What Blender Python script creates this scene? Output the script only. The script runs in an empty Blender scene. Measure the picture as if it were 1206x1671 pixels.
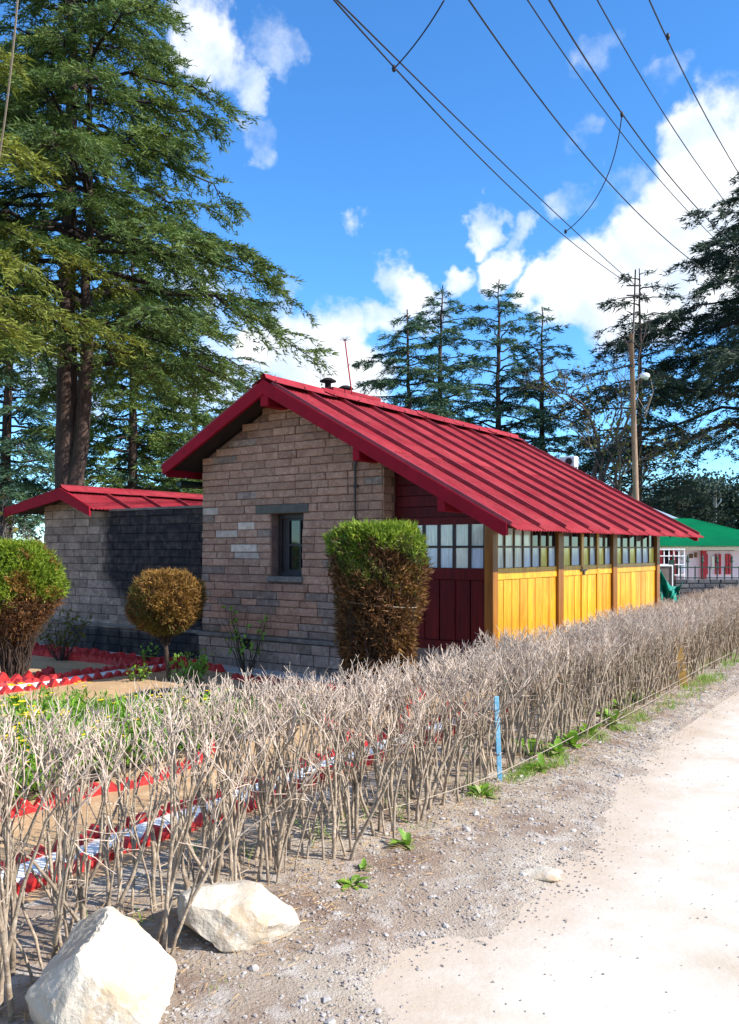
import bpy, math, random
import numpy as np
from mathutils import Vector, Matrix

# ------------------------------------------------------------------ camera, sky, sun, exposure
SC = bpy.context.scene
COL = SC.collection
F, CX, HY, EYE = 1400.0, 603.0, 897.0, 1.7          # focal length / horizon of the photograph in its own pixels
cam_d = bpy.data.cameras.new('camera')
cam = bpy.data.objects.new('camera', cam_d); COL.objects.link(cam)
cam.location = (0, 0, EYE); cam.rotation_euler = (math.radians(90), 0, 0)
cam_d.sensor_fit = 'HORIZONTAL'; cam_d.sensor_width = 36
cam_d.lens = F / 1206 * 36; cam_d.shift_y = (HY - 835.5) / 1206
cam_d.clip_start = 0.05; cam_d.clip_end = 3000
SC.camera = cam

SUN_EL, SUN_AZ = math.radians(37), math.atan2(0.93, -0.30)       # azimuth measured from +Y towards +X
sun_dir = Vector((math.sin(SUN_AZ) * math.cos(SUN_EL), math.cos(SUN_AZ) * math.cos(SUN_EL), math.sin(SUN_EL)))
sd = bpy.data.lights.new('sun', 'SUN'); sd.energy = 5.0; sd.angle = math.radians(0.5); sd.color = (1, 0.955, 0.88)
sun = bpy.data.objects.new('sun', sd); COL.objects.link(sun)
sun.rotation_euler = (-sun_dir).to_track_quat('-Z', 'Y').to_euler()
SC.view_settings.view_transform = 'Standard'; SC.view_settings.look = 'None'
SC.view_settings.exposure = 0.86; SC.view_settings.gamma = 1
SC.cycles.max_bounces = 6; SC.cycles.diffuse_bounces = 3; SC.cycles.transparent_max_bounces = 6

def px_dir(x, y):
    v = Vector(((x - CX) / F, 1, (HY - y) / F)); return v.normalized()
def P(x, y, d):                                                   # point seen at pixel (x, y) at distance d ahead
    return Vector(((x - CX) / F * d, d, EYE + (HY - y) / F * d))
def G(x, y, z=0.0):                                               # the same on the ground
    return P(x, y, (EYE - z) * F / (y - HY))

world = bpy.data.worlds.new('World'); SC.world = world; world.use_nodes = True
def build_world():
    nt = world.node_tree; N = nt.nodes; L = nt.links; N.clear()
    def n(t, **k):
        o = N.new(t)
        for a, b in k.items(): setattr(o, a, b)
        return o
    def math_(op, a, b=None, c=None, clamp=False):
        m = n('ShaderNodeMath', operation=op); m.use_clamp = clamp
        for i, v in enumerate((a, b, c)):
            if v is None: continue
            if isinstance(v, (int, float)): m.inputs[i].default_value = v
            else: L.new(v, m.inputs[i])
        return m.outputs[0]
    out = n('ShaderNodeOutputWorld'); bg = n('ShaderNodeBackground'); bg.inputs['Strength'].default_value = 0.1
    sky = n('ShaderNodeTexSky', sky_type='NISHITA'); sky.sun_disc = False
    sky.sun_elevation = SUN_EL; sky.sun_rotation = SUN_AZ; sky.altitude = 1800; sky.air_density = 1.0; sky.dust_density = 0.4; sky.ozone_density = 1.6
    hs = n('ShaderNodeHueSaturation'); hs.inputs['Saturation'].default_value = 1.2; hs.inputs['Value'].default_value = 1.55
    tint = n('ShaderNodeMixRGB', blend_type='MULTIPLY'); tint.inputs[0].default_value = 1; tint.inputs[2].default_value = (.67, .98, 1.16, 1)
    L.new(sky.outputs[0], hs.inputs['Color']); L.new(hs.outputs[0], tint.inputs[1])
    tc = n('ShaderNodeTexCoord'); d = tc.outputs['Generated']
    wn = n('ShaderNodeTexNoise'); wn.inputs['Scale'].default_value = 7; wn.inputs['Detail'].default_value = 6; wn.inputs['Roughness'].default_value = .6; L.new(d, wn.inputs['Vector'])
    ws = n('ShaderNodeVectorMath', operation='SUBTRACT'); L.new(wn.outputs['Color'], ws.inputs[0]); ws.inputs[1].default_value = (.5, .5, .5)
    wm = n('ShaderNodeVectorMath', operation='SCALE'); L.new(ws.outputs[0], wm.inputs[0]); wm.inputs['Scale'].default_value = .17
    wa = n('ShaderNodeVectorMath', operation='ADD'); L.new(d, wa.inputs[0]); L.new(wm.outputs[0], wa.inputs[1])
    wd = n('ShaderNodeVectorMath', operation='NORMALIZE'); L.new(wa.outputs[0], wd.inputs[0]); dw = wd.outputs[0]
    # domain-warped direction for ragged cloud edges
    nz1 = n('ShaderNodeTexNoise'); nz1.inputs['Scale'].default_value = 9; nz1.inputs['Detail'].default_value = 8; nz1.inputs['Roughness'].default_value = 0.62
    L.new(d, nz1.inputs['Vector'])
    nz2 = n('ShaderNodeTexNoise'); nz2.inputs['Scale'].default_value = 3.2; nz2.inputs['Detail'].default_value = 3
    L.new(d, nz2.inputs['Vector'])
    blobs = [(1145,310,85,1),(1205,320,80,1),(1100,375,80,1),(1040,420,70,1),(980,455,62,1),(925,490,45,.9),(1190,400,100,1),(1260,300,120,1),(1080,460,70,.9),(1000,500,60,.8),
             (645,465,42,.85),(600,515,34,.8),(745,445,28,.66),(835,432,40,.8),(800,358,28,.7),(680,500,42,.62),(610,430,28,.66),(862,365,24,.55),
             (440,58,44,.52),(385,125,32,.66),(325,55,55,.8),(408,200,30,.52),(480,72,26,.45),(955,195,34,.42),(985,312,40,.5),(920,315,24,.5),(1110,120,30,.34),(965,60,30,.3),
             (520,600,75,1),(450,555,48,.95),(585,640,52,.95),(300,560,120,.62),(120,600,110,.55),(450,480,36,.6)]
    acc = None
    for (x, y, r, w) in blobs:
        c = px_dir(x, y); ang = r / F / (1 + ((x - CX) / F) ** 2 + ((HY - y) / F) ** 2) ** .5
        dp = n('ShaderNodeVectorMath', operation='DOT_PRODUCT'); L.new(dw, dp.inputs[0]); dp.inputs[1].default_value = c
        mr = n('ShaderNodeMapRange', interpolation_type='SMOOTHSTEP')
        mr.inputs['From Min'].default_value = math.cos(ang * 1.75); mr.inputs['From Max'].default_value = math.cos(ang * .35)
        mr.inputs['To Min'].default_value = 0; mr.inputs['To Max'].default_value = w
        L.new(dp.outputs['Value'], mr.inputs['Value'])
        acc = mr.outputs[0] if acc is None else math_('MAXIMUM', acc, mr.outputs[0])
    # scattered fair-weather clouds over the rest of the sky (behind and beside the viewer)
    sep = n('ShaderNodeSeparateXYZ'); L.new(d, sep.inputs[0])
    behind = n('ShaderNodeMapRange', interpolation_type='SMOOTHSTEP'); L.new(sep.outputs['Y'], behind.inputs['Value'])
    behind.inputs['From Min'].default_value = .75; behind.inputs['From Max'].default_value = .5
    gen = math_('MULTIPLY', math_('MULTIPLY', math_('SUBTRACT', nz2.outputs['Fac'], .42), 4.0, clamp=True), behind.outputs[0])
    acc = math_('MAXIMUM', acc, gen)
    e = math_('ADD', acc, math_('MULTIPLY', math_('SUBTRACT', nz1.outputs['Fac'], .5), 1.5))
    mk = n('ShaderNodeMapRange', interpolation_type='SMOOTHSTEP'); L.new(e, mk.inputs['Value'])
    mk.inputs['From Min'].default_value = .30; mk.inputs['From Max'].default_value = .95
    mask = math_('MULTIPLY', mk.outputs[0], math_('MULTIPLY', acc, 3.0, clamp=True))
    cr = n('ShaderNodeMixRGB'); cr.inputs[1].default_value = (4.6, 5.4, 6.6, 1); cr.inputs[2].default_value = (7.0, 7.1, 7.2, 1)
    nz3 = n('ShaderNodeTexNoise'); nz3.inputs['Scale'].default_value = 14; nz3.inputs['Detail'].default_value = 4; L.new(d, nz3.inputs['Vector'])
    mr3 = n('ShaderNodeMapRange'); mr3.inputs['From Min'].default_value = .35; mr3.inputs['From Max'].default_value = .6; L.new(nz3.outputs['Fac'], mr3.inputs['Value'])
    L.new(mr3.outputs[0], cr.inputs[0])
    mx = n('ShaderNodeMixRGB'); L.new(mask, mx.inputs[0]); L.new(tint.outputs[0], mx.inputs[1]); L.new(cr.outputs[0], mx.inputs[2])
    L.new(mx.outputs[0], bg.inputs[0]); L.new(bg.outputs[0], out.inputs[0])
build_world()

# ------------------------------------------------------------------ materials
def srgb(r, g, b):
    f = lambda c: (c / 255 / 12.92) if c <= 10 else ((c / 255 + .055) / 1.055) ** 2.4
    return (f(r), f(g), f(b), 1)
MATS = {}
def mat(name, c1, c2=None, c3=None, scale=6.0, detail=5, rough=.8, bump=0.0, bscale=None, rnd=0.0, transl=0.0, metal=0.0, stretch=None, coat=0.0, spec=.4, lo=.35, hi=.65):
    """principled surface: noise-mixed colours, optional bump, per-object brightness variation, translucency for leaves"""
    if name in MATS: return MATS[name]
    m = bpy.data.materials.new(name); m.use_nodes = True; MATS[name] = m
    nt = m.node_tree; N = nt.nodes; L = nt.links
    b = N['Principled BSDF']; b.inputs['Roughness'].default_value = rough; b.inputs['Metallic'].default_value = metal
    b.inputs['Specular IOR Level'].default_value = spec; b.inputs['Coat Weight'].default_value = coat
    tc = N.new('ShaderNodeTexCoord'); vec = tc.outputs['Object']
    if rnd or stretch:
        mp = N.new('ShaderNodeMapping'); L.new(vec, mp.inputs[0]); vec = mp.outputs[0]
        if stretch: mp.inputs['Scale'].default_value = stretch
        if rnd:
            oi = N.new('ShaderNodeObjectInfo'); ml = N.new('ShaderNodeMath'); ml.operation = 'MULTIPLY'; ml.inputs[1].default_value = 37
            L.new(oi.outputs['Random'], ml.inputs[0]); cb = N.new('ShaderNodeCombineXYZ')
            L.new(ml.outputs[0], cb.inputs[0]); L.new(ml.outputs[0], cb.inputs[1]); L.new(cb.outputs[0], mp.inputs['Location'])
    def noise(s, dt=detail):
        t = N.new('ShaderNodeTexNoise'); t.inputs['Scale'].default_value = s; t.inputs['Detail'].default_value = dt; t.inputs['Roughness'].default_value = .62
        L.new(vec, t.inputs['Vector']); return t.outputs['Fac']
    def mix(fac, a, c):
        x = N.new('ShaderNodeMixRGB')
        for i, v in ((0, fac), (1, a), (2, c)):
            if isinstance(v, (tuple, float)): x.inputs[i].default_value = v
            else: L.new(v, x.inputs[i])
        return x.outputs[0]
    def rng_(v, a, c):
        r = N.new('ShaderNodeMapRange'); r.inputs['From Min'].default_value = a; r.inputs['From Max'].default_value = c; L.new(v, r.inputs['Value']); return r.outputs[0]
    colr = c1
    if c2: colr = mix(rng_(noise(scale), lo, hi), c1, c2)
    if c3: colr = mix(rng_(noise(scale * 3.7), .52, .72), colr, c3)
    if rnd:
        oi2 = N.new('ShaderNodeObjectInfo'); hv = N.new('ShaderNodeHueSaturation')
        r = N.new('ShaderNodeMapRange'); r.inputs['To Min'].default_value = 1 - rnd; r.inputs['To Max'].default_value = 1 + rnd
        L.new(oi2.outputs['Random'], r.inputs['Value']); L.new(r.outputs[0], hv.inputs['Value'])
        if isinstance(colr, tuple): hv.inputs['Color'].default_value = colr
        else: L.new(colr, hv.inputs['Color'])
        colr = hv.outputs[0]
    if isinstance(colr, tuple): b.inputs['Base Color'].default_value = colr
    else: L.new(colr, b.inputs['Base Color'])
    if bump:
        bp = N.new('ShaderNodeBump'); bp.inputs['Strength'].default_value = bump; bp.inputs['Distance'].default_value = .02
        L.new(noise(bscale or scale * 4, 6), bp.inputs['Height']); L.new(bp.outputs[0], b.inputs['Normal'])
    if transl:
        t = N.new('ShaderNodeBsdfTranslucent'); ms = N.new('ShaderNodeMixShader'); ms.inputs[0].default_value = transl
        if isinstance(colr, tuple): t.inputs[0].default_value = colr
        else: L.new(colr, t.inputs[0])
        L.new(b.outputs[0], ms.inputs[1]); L.new(t.outputs[0], ms.inputs[2]); L.new(ms.outputs[0], N['Material Output'].inputs[0])
    return m

M_stone   = mat('wall_stone', (.42,.235,.165,1), (.29,.152,.108,1), (.51,.335,.245,1), scale=6, rough=.95, bump=.9, bscale=26, rnd=.16, spec=.2)
M_stone_s = mat('wall_stone_sooty', (.035,.032,.036,1), (.012,.012,.016,1), (.07,.06,.06,1), scale=7, rough=.9, bump=.5, bscale=30, rnd=.4)
M_stone_m = mat('wall_stone_grey', (.30,.205,.165,1), (.17,.12,.10,1), (.40,.30,.25,1), scale=5, rough=.95, bump=.5, bscale=30, rnd=.22, spec=.2)
M_pale    = mat('wall_stone_pale', (.60,.47,.39,1), (.44,.31,.25,1), None, scale=9, rough=.9, bump=.5, bscale=30, rnd=.2)
M_mortar  = mat('mortar', (.25,.145,.11,1), (.14,.08,.065,1), scale=12, rough=.95, bump=.5)
M_mortard = mat('mortar_sooty', (.02,.018,.02,1), (.05,.042,.042,1), scale=6, rough=.95, bump=.5)
M_ledge   = mat('ledge', (.20,.17,.15,1), (.11,.09,.085,1), scale=8, rough=.9, bump=.4)
M_slate   = mat('slate', (.075,.07,.06,1), (.12,.10,.08,1), scale=10, rough=.8, bump=.4)
M_roof    = mat('red_tin', (.225,.013,.022,1), (.30,.034,.044,1), (.13,.018,.018,1), scale=1.9, rough=.8, rnd=.09, spec=.12, bump=.15, bscale=3)
M_barge   = mat('red_paint', (.30,.006,.020,1), (.22,.005,.014,1), scale=4, rough=.75, bump=.1, spec=.15)
M_batten  = mat('batten_paint', (.30,.028,.035,1), (.17,.014,.018,1), scale=3, rough=.5)
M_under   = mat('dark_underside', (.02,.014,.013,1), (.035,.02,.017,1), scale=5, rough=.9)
M_maroon  = mat('maroon_timber', (.12,.006,.007,1), (.06,.004,.005,1), scale=4, rough=.6, stretch=(5,5,.5), rnd=.25, spec=.2)
M_yellow  = mat('yellow_timber', (.70,.36,.014,1), (.50,.19,.008,1), (.74,.44,.04,1), scale=2.6, rough=.42, stretch=(4,4,.45), rnd=.14, coat=.2)
M_ypost   = mat('brown_timber', (.30,.115,.010,1), (.18,.06,.006,1), scale=3, rough=.5, stretch=(4,4,.4), rnd=.1, coat=.1)
M_muntin  = mat('muntin', (.16,.075,.02,1), (.08,.035,.012,1), scale=8, rough=.5)
M_muntd   = mat('muntin_dark', (.03,.009,.008,1), rough=.5)
def glass(n, c, r=.08): return mat(n, c, tuple(v * .72 for v in c[:3]) + (1,), scale=7, rough=r, spec=.6, stretch=(5, 5, .6), rnd=.12)
M_pw = glass('pane_white', (.80,.80,.72,1)); M_py = glass('pane_yellow', (.85,.70,.14,1)); M_pb = glass('pane_blue', (.62,.72,.84,1))
M_pd = glass('pane_dark', (.012,.014,.022,1), .04); M_pg = glass('pane_grey', (.16,.15,.15,1), .05)
M_winfr  = mat('window_dark_frame', (.022,.014,.016,1), (.04,.024,.024,1), scale=8, rough=.45)
M_iron   = mat('dark_iron', (.03,.03,.033,1), (.06,.045,.04,1), scale=12, rough=.55, metal=.3)
M_greenp = mat('green_paint', (.008,.05,.03,1), (.006,.03,.02,1), scale=6, rough=.5)
M_red    = mat('red_brick', (.52,.022,.022,1), (.36,.014,.016,1), (.60,.06,.05,1), scale=14, rough=.6, bump=.45, bscale=45, rnd=.2)
M_white  = mat('whitewash', (.80,.79,.75,1), (.66,.62,.55,1), scale=7, rough=.9, bump=.3, lo=.5, hi=.8)
M_sand   = mat('garden_sand', (.47,.31,.165,1), (.38,.23,.115,1), (.54,.38,.22,1), scale=2.2, detail=8, rough=.95, bump=.5, bscale=50)
M_verge  = mat('verge_gravel', (.42,.345,.265,1), (.265,.182,.13,1), (.54,.495,.44,1), scale=1.7, detail=10, rough=.95, bump=1.0, bscale=70, lo=.42, hi=.60)
M_road   = mat('road_concrete', (.555,.51,.44,1), (.42,.325,.225,1), (.60,.57,.52,1), scale=.9, detail=10, rough=.9, bump=.2, bscale=35, lo=.48, hi=.76)
M_ground = mat('ground_earth', (.16,.14,.075,1), (.10,.10,.045,1), scale=.4, rough=.95)
M_apron  = mat('apron_concrete', (.46,.45,.44,1), (.33,.32,.32,1), scale=4, rough=.9, bump=.2)
M_bed    = mat('bed_soil', (.12,.075,.045,1), (.075,.045,.028,1), scale=8, rough=.95, bump=.8)
M_rock   = mat('white_rock', (.50,.445,.36,1), (.37,.265,.16,1), (.56,.52,.46,1), scale=3.6, detail=10, rough=.9, bump=1.0, bscale=11, lo=.46, hi=.66)
M_peb    = mat('pebbles', (.36,.33,.31,1), (.24,.19,.16,1), (.58,.55,.5,1), scale=14, rough=.9)
M_stem   = mat('hedge_bark', (.38,.295,.21,1), (.20,.145,.10,1), (.48,.41,.32,1), scale=14, rough=.85, bump=.4, bscale=60, rnd=.14)
M_twig   = mat('hedge_twig', (.52,.415,.325,1), (.36,.265,.20,1), (.62,.53,.44,1), scale=18, rough=.85, rnd=.12)
M_straw  = mat('straw', (.36,.21,.09,1), (.46,.32,.16,1), scale=8, rough=.9)
M_wirem  = mat('fence_wire', (.34,.27,.20,1), rough=.6)
M_bark   = mat('cedar_bark', (.085,.052,.04,1), (.035,.022,.02,1), (.14,.09,.07,1), scale=3.5, rough=.95, bump=1.0, bscale=9, stretch=(4,4,.7))
M_limb   = mat('cedar_limb', (.04,.027,.022,1), (.02,.014,.014,1), scale=3, rough=.95)
M_cedar  = mat('cedar_needles', (.115,.17,.030,1), (.048,.10,.028,1), (.19,.23,.036,1), scale=.75, rough=.7, transl=.32)
M_cedary = mat('cedar_needles_sunlit', (.22,.235,.026,1), (.13,.165,.024,1), (.28,.28,.04,1), scale=.9, rough=.7, transl=.35)  # sunlight on the left-edge boughs put into a yellower needle colour
M_cedarb = mat('cedar_needles_blue', (.06,.125,.06,1), (.034,.08,.05,1), (.10,.16,.055,1), scale=.6, rough=.7, transl=.22)
M_cedard = mat('cedar_needles_dark', (.032,.058,.030,1), (.018,.036,.025,1), (.052,.082,.034,1), scale=.6, rough=.7, transl=.18)
M_farleaf= mat('far_leaves', (.045,.075,.045,1), (.028,.052,.042,1), (.075,.095,.05,1), scale=.35, rough=.8, transl=.2)
M_yleaf  = mat('olive_leaves', (.16,.14,.025,1), (.09,.10,.025,1), scale=2, rough=.7, transl=.3)
M_bgreen = mat('thuja_green', (.24,.32,.018,1), (.09,.17,.014,1), (.36,.40,.03,1), scale=9, rough=.7, transl=.3)
M_bbrown = mat('thuja_brown', (.17,.075,.022,1), (.085,.034,.014,1), (.26,.13,.035,1), scale=7, rough=.85, transl=.15)
M_bgold  = mat('thuja_gold', (.33,.175,.034,1), (.14,.066,.018,1), (.42,.25,.05,1), scale=9, rough=.8, transl=.2)
M_dkstem = mat('dark_stems', (.06,.036,.024,1), (.028,.018,.014,1), (.12,.075,.045,1), scale=9, rough=.9)
M_leaf   = mat('fresh_leaf', (.20,.36,.03,1), (.12,.26,.03,1), (.32,.44,.05,1), scale=9, rough=.5, transl=.3, rnd=.15)
M_dryleaf= mat('pale_leaf', (.36,.36,.16,1), (.26,.29,.10,1), scale=9, rough=.6, transl=.25)
M_grass  = mat('grass', (.17,.33,.025,1), (.24,.36,.04,1), scale=6, rough=.6, transl=.3)
M_flower = mat('yellow_flower', (.75,.50,.01,1), (.80,.62,.03,1), scale=9, rough=.6, transl=.2)
M_tarp   = mat('green_net', (.0,.29,.20,1), (.0,.20,.15,1), scale=4, rough=.6, transl=.2)
M_groof  = mat('green_tin', (.0,.42,.16,1), (.0,.34,.13,1), scale=1.2, rough=.5)
M_broof  = mat('blue_tin', (.42,.50,.62,1), (.34,.42,.55,1), scale=2, rough=.4)
M_pink   = mat('pale_wall', (.72,.60,.68,1), (.80,.74,.78,1), scale=1.2, rough=.8)
M_redp   = mat('red_gloss', (.50,.008,.02,1), (.36,.008,.018,1), scale=3, rough=.4)
M_wpaint = mat('white_paint', (.80,.80,.80,1), rough=.5)
M_darkst = mat('dark_rubble', (.05,.055,.065,1), (.10,.10,.105,1), scale=4, rough=.9, bump=.7, rnd=.35)
M_pole   = mat('pole_wood', (.33,.21,.14,1), (.20,.11,.07,1), (.42,.31,.24,1), scale=3, rough=.85, stretch=(6,6,.6))
M_galv   = mat('galvanised', (.46,.50,.53,1), rough=.4, metal=.4)
M_cable  = mat('cable', (.018,.016,.02,1), rough=.6)
M_blue   = mat('blue_stake', (.10,.33,.50,1), (.20,.45,.60,1), (.55,.55,.52,1), scale=9, rough=.7)
M_ystake = mat('weathered_stake', (.36,.20,.035,1), (.20,.11,.035,1), scale=7, rough=.8)
M_plast  = mat('green_plastic', (.0,.13,.06,1), rough=.4)
M_black  = mat('black_void', (.006,.006,.007,1), rough=.9)

def sooty_stone():
    """grey-brown stone with a chimney-soot stain that has its own ragged outline on the wall (wall coordinates)"""
    m = mat('wall_stone_stained', (.34,.245,.195,1), (.19,.138,.112,1), (.44,.345,.285,1), scale=5, rough=.95, bump=.5, bscale=30, spec=.2)
    nt = m.node_tree; N = nt.nodes; L = nt.links; b = N['Principled BSDF']; src = b.inputs['Base Color'].links[0].from_socket
    def math_(op, a, b_=None, c=None, clamp=False):
        q = N.new('ShaderNodeMath'); q.operation = op; q.use_clamp = clamp
        for i, v in enumerate((a, b_, c)):
            if v is None: continue
            if isinstance(v, (int, float)): q.inputs[i].default_value = v
            else: L.new(v, q.inputs[i])
        return q.outputs[0]
    oi = N.new('ShaderNodeObjectInfo'); hv = N.new('ShaderNodeHueSaturation'); L.new(src, hv.inputs['Color']); L.new(math_('MULTIPLY_ADD', oi.outputs['Random'], .5, .72), hv.inputs['Value'])
    tc = N.new('ShaderNodeTexCoord'); sp = N.new('ShaderNodeSeparateXYZ'); L.new(tc.outputs['Object'], sp.inputs[0])
    mp = N.new('ShaderNodeMapping'); mp.inputs['Scale'].default_value = (2.2, 2.2, .7); L.new(tc.outputs['Object'], mp.inputs[0])
    n1 = N.new('ShaderNodeTexNoise'); n1.inputs['Scale'].default_value = 1.6; n1.inputs['Detail'].default_value = 7; n1.inputs['Roughness'].default_value = .65; L.new(mp.outputs[0], n1.inputs['Vector'])
    n2 = N.new('ShaderNodeTexNoise'); n2.inputs['Scale'].default_value = 9; n2.inputs['Detail'].default_value = 5; L.new(tc.outputs['Object'], n2.inputs['Vector'])
    X, Z = sp.outputs['X'], sp.outputs['Z']; nn = math_('SUBTRACT', n1.outputs['Fac'], .5)
    # main stain: right of x = -2.5, thinning out low down between x = -2.5 and -1.3
    edge = math_('MULTIPLY_ADD', X, 1.0, 2.62); low = math_('MULTIPLY', math_('SUBTRACT', 1.35, Z, clamp=True), 1.0)
    f1 = math_('ADD', math_('MULTIPLY', math_('SUBTRACT', edge, low), 2.8), math_('MULTIPLY', nn, 2.6))
    f1 = math_('ADD', math_('MULTIPLY', f1, 1.0, clamp=True), math_('MULTIPLY', math_('SUBTRACT', n2.outputs['Fac'], .55), .7)); f1 = math_('MULTIPLY', f1, 1.0, clamp=True)
    # damp dark base course
    f2 = math_('ADD', math_('MULTIPLY', math_('SUBTRACT', .47, Z), 9.0, clamp=True), math_('MULTIPLY', nn, 1.5)); f2 = math_('MULTIPLY', f2, .9, clamp=True)
    f3 = math_('MULTIPLY', math_('ADD', X, 4.1), 1.2, clamp=True); f2 = math_('MULTIPLY', f2, f3)
    f = math_('MULTIPLY', math_('MAXIMUM', f1, f2), .96)
    mx = N.new('ShaderNodeMixRGB'); L.new(f, mx.inputs[0]); L.new(hv.outputs[0], mx.inputs[1]); mx.inputs[2].default_value = (.016, .015, .019, 1)
    L.new(mx.outputs[0], b.inputs['Base Color']); return m
M_sooty = sooty_stone()

# ------------------------------------------------------------------ mesh helpers
def link(name, me, m, parent=None):
    o = bpy.data.objects.new(name, me); COL.objects.link(o)
    if m and me and not me.materials: me.materials.append(m)
    if parent: o.parent = parent
    return o
def tag(o, label=None, cat=None, group=None, kind=None):
    if label: o['label'] = label
    if cat: o['category'] = cat
    if group: o['group'] = group
    if kind: o['kind'] = kind
    return o
def empty(name, loc, label, cat, group=None, rz=0):
    o = bpy.data.objects.new(name, None); COL.objects.link(o); o.empty_display_size = .1
    o.location = loc; o.rotation_euler = (0, 0, rz); return tag(o, label, cat, group)
def np_mesh(name, V, T, smooth=False):
    """mesh from numpy arrays: V (n,3), T (m,3) or (m,4)"""
    me = bpy.data.meshes.new(name); V = np.asarray(V, np.float32); T = np.asarray(T, np.int32); k = T.shape[1]
    me.vertices.add(len(V)); me.vertices.foreach_set('co', V.ravel())
    me.loops.add(T.size); me.loops.foreach_set('vertex_index', T.ravel())
    me.polygons.add(len(T)); me.polygons.foreach_set('loop_start', np.arange(0, T.size, k, dtype=np.int32))
    try: me.polygons.foreach_set('loop_total', np.full(len(T), k, np.int32))
    except Exception: pass
    me.polygons.foreach_set('use_smooth', np.full(len(T), smooth)); me.update(calc_edges=True); me.validate(); return me
class MB:
    def __init__(s): s.v = []; s.f = []
    def add(s, vs, fs):
        k = len(s.v); s.v += [tuple(v) for v in vs]; s.f += [tuple(i + k for i in f) for f in fs]; return s
    def box(s, lo, hi):
        x0, y0, z0 = lo; x1, y1, z1 = hi
        return s.add([(x0,y0,z0),(x1,y0,z0),(x1,y1,z0),(x0,y1,z0),(x0,y0,z1),(x1,y0,z1),(x1,y1,z1),(x0,y1,z1)],
                     [(0,3,2,1),(4,5,6,7),(0,1,5,4),(1,2,6,5),(2,3,7,6),(3,0,4,7)])
    def prism(s, poly, axis, a0, a1):
        """extrude a closed 2-D polygon along axis ('x','y','z') from a0 to a1"""
        def p(u, w, t): return {'x': (t, u, w), 'y': (u, t, w), 'z': (u, w, t)}[axis]
        n = len(poly)
        return s.add([p(u, w, a0) for u, w in poly] + [p(u, w, a1) for u, w in poly],
                     [tuple(range(n))[::-1], tuple(range(n, 2 * n))] + [(i, (i + 1) % n, n + (i + 1) % n, n + i) for i in range(n)])
    def tube(s, pts, radii, n=8, cap=True):
        V, Q = tube(pts, radii, n); k = len(s.v); s.add(V, Q)
        if cap: s.f += [tuple(k + i for i in range(n))[::-1], tuple(k + len(V) - n + i for i in range(n))]
        return s
    def sphere(s, c, r, n=10, m=6):
        vs = []; 
        for i in range(m + 1):
            t = math.pi * i / m
            for j in range(n):
                a = 2 * math.pi * j / n; vs.append((c[0] + r[0] * math.sin(t) * math.cos(a), c[1] + r[1] * math.sin(t) * math.sin(a), c[2] + r[2] * math.cos(t)))
        return s.add(vs, [(i * n + j, (i + 1) * n + j, (i + 1) * n + (j + 1) % n, i * n + (j + 1) % n) for i in range(m) for j in range(n)])
    def lathe(s, c, prof, n=14):
        vs = [(c[0] + r * math.cos(2 * math.pi * j / n), c[1] + r * math.sin(2 * math.pi * j / n), c[2] + z) for r, z in prof for j in range(n)]
        return s.add(vs, [(i * n + j, i * n + (j + 1) % n, (i + 1) * n + (j + 1) % n, (i + 1) * n + j) for i in range(len(prof) - 1) for j in range(n)])
    def mesh(s, name, smooth=False, bevel=0):
        me = bpy.data.meshes.new(name); me.from_pydata(s.v, [], s.f); me.update()
        if smooth:
            me.polygons.foreach_set('use_smooth', [True] * len(me.polygons))
        return me
    def build(s, name, m, parent=None, smooth=False, bevel=0):
        o = link(name, s.mesh(name, smooth), m, parent)
        if bevel:
            b = o.modifiers.new('bevel', 'BEVEL'); b.width = bevel; b.segments = 2; b.limit_method = 'ANGLE'
        return o
def tube(pts, radii, n=6):
    p = np.asarray(pts, float); k = len(p); r = np.broadcast_to(np.asarray(radii, float), (k,))
    t = np.gradient(p, axis=0); t /= np.linalg.norm(t, axis=1)[:, None] + 1e-9
    ref = np.array([0, 0, 1.]) if abs(t[:, 2]).mean() < .8 else np.array([1., 0, 0])
    u = np.cross(t, ref); u /= np.linalg.norm(u, axis=1)[:, None] + 1e-9; w = np.cross(t, u)
    a = np.arange(n) * 2 * math.pi / n
    V = p[:, None, :] + r[:, None, None] * (np.cos(a)[None, :, None] * u[:, None, :] + np.sin(a)[None, :, None] * w[:, None, :])
    i = np.arange(k - 1)[:, None] * n; j = np.arange(n)[None, :]; j2 = (j + 1) % n
    Q = np.stack([i + j, i + n + j, i + n + j2, i + j2], -1).reshape(-1, 4)
    return V.reshape(-1, 3), Q
class Acc:
    """accumulates numpy geometry"""
    def __init__(s): s.V = []; s.T = []; s.n = 0
    def add(s, V, T): s.V.append(np.asarray(V)); s.T.append(np.asarray(T) + s.n); s.n += len(V)
    def mesh(s, name, smooth=False): return np_mesh(name, np.concatenate(s.V), np.concatenate(s.T), smooth)
def needles(pos, d, L, W, rng):
    """thin pointed triangles at pos along d"""
    d = d / (np.linalg.norm(d, axis=1)[:, None] + 1e-9); r = rng.normal(size=pos.shape)
    s = np.cross(d, r); s /= np.linalg.norm(s, axis=1)[:, None] + 1e-9
    L = np.broadcast_to(L, (len(pos),))[:, None]; W = np.broadcast_to(W, (len(pos),))[:, None]
    V = np.stack([pos - s * W / 2, pos + s * W / 2, pos + d * L], 1).reshape(-1, 3)
    return V, np.arange(len(V)).reshape(-1, 3)
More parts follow.
